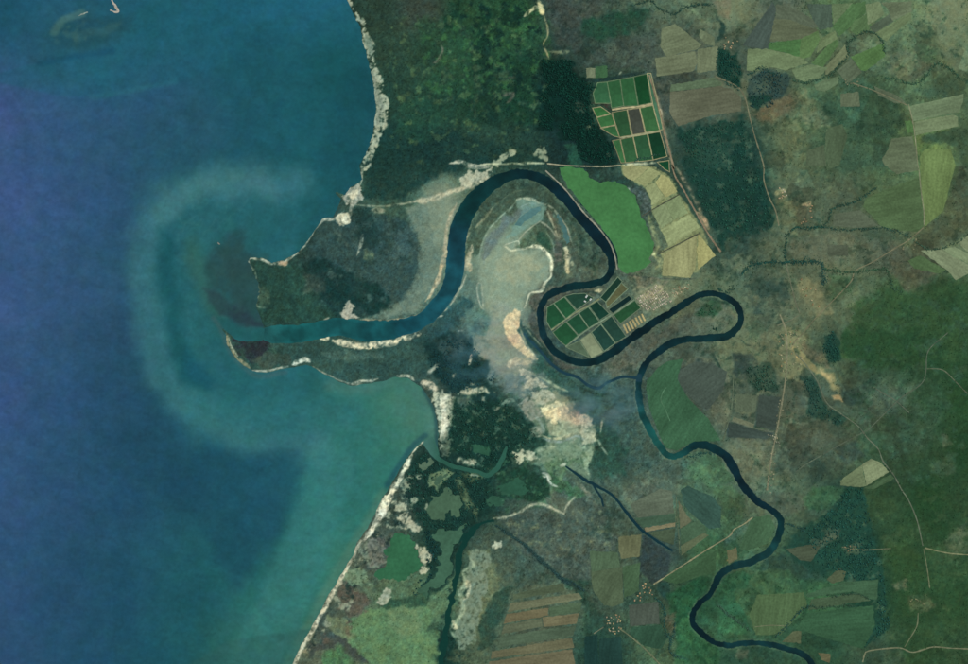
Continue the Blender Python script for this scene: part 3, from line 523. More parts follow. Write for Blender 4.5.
# sand: (colour, feather, warp, opacity, mottling, width line points or polygon)
SANDLINE = [
 ((150,150,128), .8, R('362,28 370,38 375,46'), 1.4, .7),
 ((168,166,146), .8, T(1,1,'470,0 473,45 465,80'), 2, .8),
 ((172,168,150), .8, T(1,1,'400,180 365,210 320,215 280,260 245,315 215,345 170,375 125,380 80,366 40,362 34,380 52,405'), 2.6, .9),
 ((150,146,130), .7, T(1,1,'440,150 430,170 425,200'), 3, .8),
 ((128,134,116), .7, T(1,1,'55,400 66,450 72,500 66,545 110,555'), 1.2, .7),
 ((180,142,110), .8, T(1,1,'155,380 180,382'), 4, .8),
 ((160,150,132), 1, T(1,1,'325,600 345,592'), 3, .8),
 ((170,166,146), .8, T(1,1,'455,350 468,310 474,270'), 2.2, .9),
 ((158,152,128), 1.2, T(1,1,'450,155 520,160 600,155 690,140'), 1.6, .8),
 ((176,166,140), 1.6, T(1,1,'680,145 760,125 840,100 900,75 968,50'), 5.5, .9),
 ((150,142,118), 1.5, T(1,1,'510,175 560,178'), 4, .8),
 ((166,152,126), 1.0, T(1,1,'838,150 815,200 800,260 795,330 780,400 765,450 735,505'), 4.2, .85),
 ((184,164,130), .9, T(1,1,'785,370 770,430 740,500 720,530'), 2.6, .9),
 ((158,142,112), .8, T(1,1,'460,598 540,604 640,597 685,580'), 2.2, .9),
 ((196,182,158), .8, T(1,0,'810,632 860,628 890,640 968,636'), 3, .8),
 ((190,176,156), 1, T(1,1,'880,10 968,8'), 2.5, .7),
 # southern spit
 ((150,138,108), .9, R('226,334 229,345 235,355 243,363 250,369'), 3.2, .85),
 ((196,190,160), .8, R('229,338 232,347 238,356'), 1.6, .8),
 ((184,180,164), .8, R('250,370.5 264,371 276,369 288,366.5'), 2.2, .85),
 ((206,204,188), .9, R('292,364 300,361 305,359 309,362'), 4, .9),
 ((160,158,142), .8, R('312,366 322,372 332,377 342,381 352,384 362,384'), 1.8, .8),
 ((190,184,166), .9, R('352,383 362,381 370,381 378,379'), 2.2, .8),
 ((204,190,160), .8, R('320,337 328,337.5'), 4.4, .95),
 ((206,190,160), .8, R('333,340 345,343.5 360,346 376,344 392,342 402,338'), 6, .95),
 ((196,186,160), .8, R('403,338 412,334 420,334'), 6, .95),
 ((200,194,170), .9, R('397,376 408,376 414,380'), 2.6, .9),
 ((190,172,146), 1.2, R('422,382 432,386 436,390'), 6, .9),
 ((208,200,178), 1, R('445,412 445,424 442,434'), 5, .85),
 ((150,150,128), 1, R('444,440 450,420 452,400'), 3, .7),
 ((186,176,156), 1, R('428,374 434,368 438,364'), 3, .7),
 ((190,180,150), 1.2, R('462,392 472,392 484,390 489,393'), 5, .85),
 # bay sandspit and south beach
 ((196,190,168), .8, R('429,438.5 420,444 412,453'), 1.8, .95),
 ((206,198,172), .9, R('412,455 406,467 397,483 389,495'), 6, 1),
 ((220,206,176), .9, R('391,491 385,504 379,513'), 8, 1),
 ((200,192,172), .9, R('385,508 378,520 371,531 364,539'), 6, 1),
 ((186,176,152), .8, R('361,540 355,553 348,566 340,581 330,598 321,614 311,632 302,647 294,665 282,690'), 4.4, 1),
 ((168,160,138), .8, R('346,568 338,584 328,602'), 2.4, .7),
 ((176,160,128), 1.4, T(1,3,'240,610 270,600'), 4, .7),
 ((180,172,146), 1.3, R('457,459 465,462 474,462'), 5, .85),
 ((130,142,108), 1, R('429,487 436,480 440,474'), 1.4, .8),
 ((150,160,130), 1.2, R('470,558 474,566 464,572 466,584 460,594 464,610 452,628 456,640'), 4, .8),
 ((192,180,146), 1.2, R('468,580 468,592 464,600'), 4, .8),
 ((196,182,144), 1, R('452,620 456,628'), 4, .8),
 ((186,180,152), 1.1, R('493,518 503,518 520,512 530,506 540,504 552,508 564,514'), 2.6, .8),
 ((176,172,146), 1, R('564,514 568,504 576,496'), 2.2, .8),
 # inner-lobe ridges
 ((96,104,86), .8, Q(440,160,'215,480 240,400 300,310 380,235 460,190 540,180'), 1.2, .55),
 ((90,100,84), .8, Q(440,160,'250,470 300,370 370,290 430,240'), 1.0, .55),
 ((52,72,64), .8, Q(440,160,'190,470 220,390 280,300 360,220 440,165 540,150'), 1.4, .55),
 ((50,72,64), .8, Q(440,160,'640,200 720,270 790,360 840,450 870,560'), 1.4, .55),
 ((92,104,88), .8, Q(440,160,'660,240 740,310 800,400 830,500 840,600'), 1.0, .55),
 ((58,78,68), .8, Q(440,160,'820,420 870,520 900,620'), 1.6, .55),
 ((96,106,90), .8, Q(440,160,'880,470 920,560 940,640'), 1.0, .55),
 ((120,134,128), .8, Q(440,160,'330,430 300,500 270,580 262,640'), 1.4, .55),
 ((150,166,158), .8, Q(440,160,'470,300 510,272 560,262 600,280'), 1.2, .55),
 ((184,186,160), .8, Q(440,160,'460,240 500,232 560,240 600,262'), 2.6, .85),
 ((172,170,146), .8, Q(440,160,'600,262 660,280 720,340 770,420 795,500'), 1.3, .85),
 ((150,166,146), .8, Q(440,160,'455,255 420,295 350,360 290,430 250,520 232,610'), 1.5, .75),
 ((134,130,104), .8, Q(440,160,'320,285 285,330 250,370 215,410'), 2, .75),
 ((150,146,116), .8, Q(440,160,'180,440 155,480 150,515'), 2, .8),
 ((176,164,136), .9, Q(440,160,'195,510 180,570 165,620 160,664'), 4, .8),
 ((170,170,140), .8, Q(440,160,'640,295 660,340 690,410 712,465'), 1.4, .85),
 ((176,170,146), .8, Q(440,160,'470,490 510,440 560,400 605,368'), 1.2, .8),
 ((170,166,146), .8, Q(440,160,'605,370 650,400 680,430 700,460'), 1.1, .8),
 ((186,182,156), .7, Q(440,160,'385,515 420,505 470,490 480,520'), 1.2, .9),
 ((200,194,164), .7, Q(440,160,'385,520 430,548 470,540 520,535'), 1.6, .95),
 ((222,212,180), .8, Q(440,160,'520,528 570,520 610,530 640,555 670,600 678,664'), 2.8, .95),
 ((150,170,150), .7, Q(440,160,'640,430 680,500 690,560'), .9, .6),
 ((196,184,150), .9, Q(440,160,'745,530 765,540 770,600 760,664'), 4.6, .9),
 ((186,170,130), .9, Q(530,260,'215,0 225,40 230,80'), 4, .9),
 ((170,166,132), .9, Q(530,260,'245,10 260,30'), 3, .7),
 ((214,208,176), .7, Q(530,260,'130,0 128,60 125,105 95,135 75,190 10,197'), 1.8, .95),
 ((196,190,164), .7, Q(400,260,'905,10 912,60 910,105 870,150 850,185 790,200 770,240 755,280 730,310'), 1.5, .9),
 ((186,178,146), .9, Q(400,260,'720,400 760,500 820,590'), 1.6, .6),
 ((160,152,126), .7, Q(400,260,'750,370 740,390 800,460 860,530'), 1.2, .6),
 ((168,172,152), .7, Q(400,260,'470,140 465,180 475,240 490,285 505,300'), 1.1, .85),
 ((168,172,152), .7, Q(400,260,'490,140 495,190 500,260 505,300'), 1.1, .8),
 ((150,154,136), .7, Q(400,260,'465,150 480,135 492,150'), 1.1, .85),
 ((190,170,136), .8, Q(400,260,'405,20 425,40 420,70'), 4.4, .85),
 ((176,170,148), .7, Q(400,260,'400,90 375,150 350,200 315,260 270,310'), 1.8, .9),
 ((180,178,160), .7, Q(400,260,'260,340 220,345 190,370'), 2, .85),
 ((150,160,150), .7, Q(400,260,'345,430 380,425'), 1.6, .7),
 ((190,178,152), .7, Q(400,260,'432,570 422,610 415,635'), 2.2, .85),
 ((150,150,130), .7, Q(400,260,'440,460 450,520 445,570'), 1.2, .5),
 ((170,166,142), 1, Q(400,260,'640,640 680,610 720,650'), 3, .7),
 # sands south of the lobe
 ((150,158,130), .9, Q(470,370,'410,40 470,70 520,100 590,130'), 2.6, .8),
 ((172,172,144), .9, Q(470,370,'560,210 600,260 650,290 700,310 740,290'), 3.4, .8),
 ((170,170,142), .9, Q(470,370,'680,290 700,350 740,390 760,430'), 4, .75),
 ((168,176,150), .8, Q(470,370,'798,300 795,340 785,380'), 2, .8),
 ((150,160,140), .7, Q(470,370,'770,420 800,470 830,510'), 1.6, .7),
 ((180,174,140), .8, Q(470,370,'440,395 490,415 550,410 615,385'), 2.4, .85),
 ((130,142,136), .8, Q(470,370,'440,410 500,432 560,430 640,400 690,420'), 2.6, .8),
 ((130,146,136), .9, Q(470,370,'400,280 430,330 450,380'), 3, .7),
 ((140,140,122), 1.4, Q(470,370,'385,365 415,380'), 7, .85),
 ((150,158,130), 1, Q(470,370,'390,490 450,470 520,460'), 4, .6),
 ((186,182,160), .8, Q(470,370,'545,575 580,565'), 2.4, .8),
 ((190,188,172), .8, Q(470,370,'435,620 460,630 490,660'), 2.2, .8),
 ((150,150,140), .8, Q(470,370,'290,210 320,195 350,170'), 2.4, .8),
 ((160,150,136), .8, Q(470,370,'155,240 180,225'), 3.2, .8),
 ((132,146,130), .8, Q(470,370,'195,205 250,180 270,190'), 3.2, .7),
 ((196,188,170), .8, Q(470,370,'440,640 460,650'), 2, .8),
 ((196,196,184), .7, T(2,2,'255,560 275,595 300,605'), 1.8, .9),
 ((190,180,150), 1, Q(470,370,'0,560 35,555'), 6, .8),
 ((150,160,148), 1, Q(470,370,'0,630 50,640'), 3, .6),
 ((186,172,146), 1.2, T(2,2,'395,600 410,625 430,640'), 4, .5),
 # sandy places in the north
 ((206,188,140), .9, T(2,0,'225,5 235,30 245,55'), 5.4, .95),
 ((190,178,140), .8, T(2,0,'170,65 195,45 220,25'), 3, .9),
 ((150,136,100), .7, T(2,0,'248,65 262,110 260,140 245,170 258,205 265,230'), 1.8, .9),
 ((140,130,100), 1.2, T(2,0,'265,200 300,205 345,200'), 3, .5),
 ((150,146,112), .9, T(2,0,'430,492 415,498'), 3, .7),
 ((148,140,118), 1, T(2,0,'490,590 500,605'), 3, .6),
 ((190,186,150), .8, T(2,0,'0,637 120,634 250,632'), 2, .85),
 ((200,192,156), .8, T(2,0,'550,640 680,632'), 2.4, .8),
 ((188,186,160), .7, T(2,0,'540,285 545,280'), 3.6, .8),
 ((150,150,110), .8, T(2,0,'410,265 445,300'), 2, .3),
 ((120,106,98), 1, T(1,0,'780,180 785,195 765,235 745,245'), 2.6, .7),
 ((112,92,84), 1.2, T(2,0,'90,370 130,365 105,400'), 3, .6),
 ((110,90,82), 1.4, T(2,0,'110,300 135,300'), 2.4, .5),
 ((150,128,104), 1.6, T(2,0,'650,300 690,400 710,490 730,580 750,658'), 3.4, .6),
 ((206,180,144), 1.0, T(2,0,'696,425 702,445'), 3.4, .9),
 ((182,140,104), 1.2, T(2,1,'840,180 870,215 885,250'), 4.4, .8),
 ((196,150,116), 1, T(2,1,'868,205 878,225'), 4, .8),
 ((160,130,106), 1.5, T(2,1,'760,10 790,60 830,130 860,190'), 3.2, .7),
 ((150,150,104), 1.1, T(2,1,'650,195 665,240 680,280 690,310 675,350 700,380 680,400'), 4, .7),
 ((196,200,150), .9, T(2,1,'668,335 672,350'), 4, .8),
 ((200,206,178), .8, T(2,1,'575,92 582,97'), 3.4, .9),
 ((74,84,84), 1.4, T(2,1,'590,90 630,120 645,160 640,195'), 9, .9),
 ((44,72,64), 1.6, T(2,1,'440,40 520,60 580,80'), 6, .8),
 ((170,156,120), 1.4, Q(530,260,'620,190 680,170'), 5, .5),
 ((206,192,150), 1, Q(530,260,'395,185 430,180'), 4.6, .95),
 ((176,160,120), 1.4, Q(530,260,'660,240 740,190 800,170'), 8, .5),
 ((182,160,112), 1.2, T(3,1,'225,110 260,100'), 5, .6),
 ((190,160,118), 1, T(3,1,'325,155 360,150'), 5, .7),
 ((206,150,96), 1, T(3,3,'35,258 70,245'), 2.4, .5),
]
DARKLINE = [   # wet or tree-dark bands in the land cover
 ((34,60,60), 1.0, T(2,3,'60,120 150,180 240,260 320,330 400,370'), 4, .8),
 ((22,52,52), 1.0, Q(530,260,'200,215 300,205 380,195 430,215'), 3, .5),
 ((70,58,52), .6, Q(580,50,'70,320 130,325 185,335'), 2.6, .9),
 ((60,50,48), .6, Q(580,50,'150,335 185,360'), 3, .8),
 ((30,56,56), .8, Q(580,50,'20,185 100,185 250,160 400,135'), 3, .8),
 ((60,66,66), .8, T(2,1,'540,422 660,437 800,442 840,438'), 1.2, .7),
 ((56,58,50), .8, T(2,1,'625,200 690,160 775,112'), 2, .7),
 ((62,66,56), .8, T(2,1,'690,345 780,300 855,262'), 2, .7),
 ((34,60,58), 1.0, R('526,332 540,348 556,366 572,376'), 5, .5),
 ((30,60,54), .8, Q(640,270,'440,510 470,560 495,610'), 1.6, .8),
 ((36,64,58), .8, Q(640,270,'610,420 640,450 670,455'), 1.4, .8),
 ((52,80,72), 1.2, Q(640,550,'460,310 510,370 560,410 620,440 670,490'), 2.4, .7),
 ((44,78,66), 1, Q(640,550,'200,480 180,560 190,610 230,640 300,664'), 2.6, .8),
 ((54,84,70), 1, Q(640,550,'90,640 160,590'), 2.2, .7),
 ((60,80,72), 1, Q(630,440,'100,220 150,270 220,320 260,350 290,345'), 1.4, .7),
 ((62,86,76), 1, Q(630,440,'340,110 320,180 330,240 310,290'), 5, .7),
 ((44,74,66), 1, T(1,1,'495,165 560,150 620,140'), 2, .4),
]

MARSH = [
 ((150,152,128), 7, .28, .8, 3, R('384,502 396,486 408,476 424,474 430,500 424,520 400,535 384,545 372,560 360,590 340,625 318,640 330,605 350,570 366,540')),
 ((34,56,54), 8, .18, .8, 3, R('390,486 410,470 426,476 430,510 414,532 392,540 376,556 366,585 345,615 322,640 300,664 310,640 336,596 356,566')),
 ((92,78,70), 10, .3, .6, 4, R('340,580 362,575 378,600 370,625 345,640 320,650 325,620')),
 ((78,100,84), 5, .25, .7, 4, R('455,395 500,398 540,436 520,465 492,480 462,466 446,440')),
 ((64,100,74), 6, .25, .6, 4, R('488,470 520,452 548,478 590,500 560,512 530,506 500,516 490,500')),
 ((36,66,60), 9, .22, .7, 4, R('425,345 480,340 500,372 470,394 440,392 425,372')),
 ((152,152,132), 6, .42, .7, 3, R('425,372 445,362 470,385 500,392 512,400 486,408 450,400 430,384')),
 ((150,150,128), 7, .3, .55, 4, R('512,372 536,370 566,396 598,426 592,446 566,442 545,430 530,404 514,388')),
 ((60,88,80), 7, .26, .7, 4, R('505,366 545,364 580,392 606,424 596,446 570,430 540,400')),
 ((64,84,74), 8, .3, .6, 4, R('520,440 596,430 606,470 592,490 566,478 530,476')),
 ((96,112,104), 8, .2, .5, 5, R('470,300 495,300 510,330 505,360 480,360 468,330')),
 ((52,80,82), 10, .28, .6, 5, R('440,310 475,300 490,330 480,350 440,345')),
 ((40,66,64), 11, .2, .6, 6, R('270,262 330,225 400,215 425,240 418,280 395,305 345,312 290,300')),
 ((82,100,96), 10, .35, .5, 6, R('290,258 340,225 410,220 428,250 410,300 350,310 300,300')),
 ((30,58,54), 9, .2, .6, 5, R('380,30 470,20 540,60 545,150 440,168 380,160 378,80')),
 ((70,92,66), 9, .38, .6, 5, R('380,20 480,0 550,20 545,150 440,165 390,160')),
 ((58,100,60), 8, .22, .65, 5, R('420,40 490,0 550,10 548,60 520,90 470,110 430,90')),
 ((20,50,46), 7, .3, .8, 3, R('455,0 550,0 548,60 528,150 490,150 500,90 470,50')),
 ((110,112,86), 6, .34, .6, 4, R('500,510 570,516 600,500 615,545 590,575 545,570 510,545')),
 ((58,76,70), 7, .22, .6, 4, R('495,515 565,516 600,505 612,560 560,580 520,548')),
 ((58,72,62), 8, .3, .6, 4, R('600,370 636,345 690,312 694,330 650,352 636,376')),
 ((120,114,88), 8, .34, .32, 5, R('730,300 800,280 815,350 800,470 770,500 740,470 745,420 720,380 690,345 735,335')),
 ((52,74,60), 6, .3, .6, 4, R('690,330 735,340 790,300 800,345 795,420 770,500 745,470 745,400 700,370')),
 ((122,122,92), 5, .36, .32, 5, R('890,20 968,0 968,80 940,75 920,60')),
 ((52,76,58), 5, .3, .6, 5, R('860,50 900,20 968,0 968,85 930,70 890,80')),
 ((112,114,84), 7, .3, .32, 5, R('752,110 815,90 830,150 815,230 790,235 770,190')),
 ((58,80,64), 6, .34, .6, 5, R('745,110 815,95 840,140 830,230 790,240 760,180')),
 ((80,92,64), 9, .3, .32, 6, R('870,490 968,480 968,664 890,664')),
 ((42,70,46), 9, .25, .4, 6, R('860,290 968,290 968,664 890,664 868,494 840,470 846,380')),
 ((78,96,76), 9, .32, .32, 6, R('830,400 968,300 968,480 900,500 850,450')),
 ((76,94,74), 8, .3, .6, 4, R('800,495 868,494 890,630 862,650 840,580')),
 ((60,80,70), 9, .25, .5, 5, R('690,130 750,115 776,225 720,246')),
]

Y6P = lambda t: Q(580, 160, t)
C6P = lambda t: Q(530, 260, t)
# ragged bare-sand and salt patches: (colour, feather, warp, opacity, mottling, polygon)
BLOB = [
 ((128,128,88), 2, 1.2, .9, .15, Y6P('255,30 430,38 500,75 560,120 600,210 730,400 800,570 720,650 710,680 500,690 490,560 540,520 490,420 430,300 435,240 390,165 262,95')),
 ((112,114,92), 2, 1.6, .85, .35, C6P('615,215 690,170 770,140 800,160 845,195 935,150 960,160 870,245 720,318 690,315 655,262')),
 ((112,100,84), 2, 2, .6, .35, C6P('630,100 760,110 830,130 800,160 770,135 690,170 640,160')),
 ((158,158,136), 1.6, 2.6, .92, .75, R('346,0 350,0 358,16 366,30 371,44 375,62 381,76 386,92 388,106 388,120 383,132 379,140 374,152 371,166 367,170 361,165 364,157 369,147 373,132 375.6,116 376,103 374,88 370.4,70 366.5,54 362.7,41 360,28 353.6,15')),
 ((120,124,108), 1.5, 2.0, .7, .4, R('371,70 377,80 382,98 381,120 377,128 378,110 376,92')),
 ((84,100,88), 1.5, 2.0, .6, .4, R('366,30 371,42 374,60 370,56 364,40')),
 ((152,150,136), 1.6, 2.2, .95, .4, T(1,1,'400,130 425,90 455,78 472,95 478,125 455,150 440,160 415,160')),
 ((190,180,156), 1.2, 1.4, .9, .4, T(1,1,'415,125 440,95 462,100 455,130 430,145')),
 ((192,178,150), 1.6, 1.8, .95, .25, T(1,1,'372,205 390,190 425,185 430,215 410,235 385,240')),
 ((226,212,184), 1.2, 1.2, .95, .2, T(1,1,'388,205 412,200 418,220 398,230')),
 ((176,162,142), 1.8, 1.6, .9, .3, T(1,1,'385,568 410,545 425,520 440,545 438,575 460,592 420,600 395,590')),
 ((176,168,144), 2, 3, .85, .4, T(1,1,'850,40 900,25 968,15 968,48 900,72 850,80')),
 ((168,164,138), 2, 2.6, .85, .45, Q(330,470,'385,195 450,195 460,235 400,235')),
 ((150,156,134), 2, 2.6, .7, .45, Q(330,470,'480,180 510,185 500,220 480,210')),
 ((176,166,140), 2.2, 3, .85, .45, Q(330,470,'425,265 470,250 500,300 550,360 540,385 490,360 430,340')),
 ((178,170,144), 2, 2.6, .9, .4, Q(330,470,'510,440 560,460 610,520 625,545 590,560 590,600 545,620 550,560 540,500')),
 ((112,120,104), 2.4, 3, .8, .45, Q(330,470,'175,430 250,430 330,440 330,560 260,600 220,560 190,500')),
 ((96,86,82), 2.4, 3, .6, .45, Q(330,470,'230,430 330,400 340,460 320,560 240,580')),
 ((104,120,96), 2.4, 3, .8, .3, Q(330,470,'100,600 180,590 240,650 240,680 100,680')),
 ((164,160,140), 1.8, 2.4, .85, .4, R('376,602 384,590 392,590 390,600 380,606')),
 ((170,164,136), 2, 2.6, .85, .4, Q(400,260,'640,630 690,600 760,590 830,600 800,625 700,640 660,655')),
 ((166,160,138), 2, 3, .85, .45, Q(470,370,'300,0 370,0 380,40 420,80 460,100 430,115 350,110 330,90 350,60 310,30')),
 ((164,160,138), 2, 3, .85, .45, Q(470,370,'370,140 430,130 500,140 520,165 470,190 400,190 385,170')),
 ((132,130,116), 2.2, 3, .85, .4, Q(470,370,'300,215 380,170 420,230 430,290 380,310 340,270')),
 ((186,178,146), 2, 2.6, .9, .35, Q(470,370,'420,215 520,190 560,200 620,270 690,300 660,340 560,320 500,330 450,290')),
 ((220,202,158), 1.6, 1.8, .95, .25, Q(470,370,'428,222 480,225 530,225 545,290 520,330 490,320 495,290 440,270')),
 ((148,156,128), 2, 2, .9, .2, Q(470,370,'500,340 580,310 660,345 690,370 620,390 540,405 500,395')),
 ((168,168,142), 2, 3, .85, .45, Q(470,370,'660,290 690,270 745,285 720,320 715,370 770,420 740,445 690,440 670,380 690,340')),
 ((176,174,148), 1.8, 2.6, .9, .35, Q(470,370,'275,500 320,480 380,490 410,530 380,545 320,530 310,570 280,575')),
 ((140,156,128), 2.2, 2.4, .8, .3, Q(470,370,'690,450 740,470 720,560 735,640 700,620 690,540')),
 ((120,136,114), 3, 3, .7, .3, Q(470,370,'400,500 480,460 640,430 690,460 690,560 640,520 520,540 440,560')),
 ((160,158,130), 1.8, 2.6, .8, .45, T(2,0,'40,640 70,605 130,570 135,590 90,620 70,645')),
 ((150,150,122), 1.8, 2.6, .75, .45, T(2,0,'205,590 240,565 262,590 260,625 235,610')),
 ((182,178,152), 1.5, 1.6, .9, .3, T(2,3,'38,200 60,180 85,182 80,205 55,212')),
 ((214,186,144), 1.6, 1.2, .95, .08, Q(400,260,'690,298 722,308 718,350 722,410 700,440 660,445 640,430 622,385 640,335')),
 ((204,184,144), 1.6, 1.6, .9, .12, Q(400,260,'640,425 705,400 730,470 790,555 830,605 780,600 700,525 650,475')),
 ((176,174,150), 2, 2.6, .9, .4, R('434,391 444,390 450,394 452,404 448,418 446,432 442,446 440,450 439,432 438,414 434,400')),
 ((206,198,176), 1.4, 1.8, .9, .3, R('440,398 447,396 446,410 447,424 441,434 441,418')),
 ((104,110,96), 1.6, 2.6, .6, .45, R('438,444 446,430 452,440 448,456 441,456')),
 ((116,128,112), 2.4, 3, .7, .4, R('470,560 478,548 490,556 486,590 474,640 462,650 454,640 464,600')),
]

MARSH += [
 ((34,62,56), 6, .22, .8, 2.5, R('462,540 470,534 478,560 470,600 460,660 440,668 436,640 444,600 450,560')),
 ((76,94,78), 7, .3, .6, 3, R('690,130 750,118 776,222 722,246 700,200')),
 ((60,88,70), 9, .2, .55, 5, R('868,296 968,300 968,470 900,490 850,440 850,380')),
 ((90,112,74), 8, .36, .5, 4, R('385,20 470,10 545,20 540,120 470,150 400,150')),
]
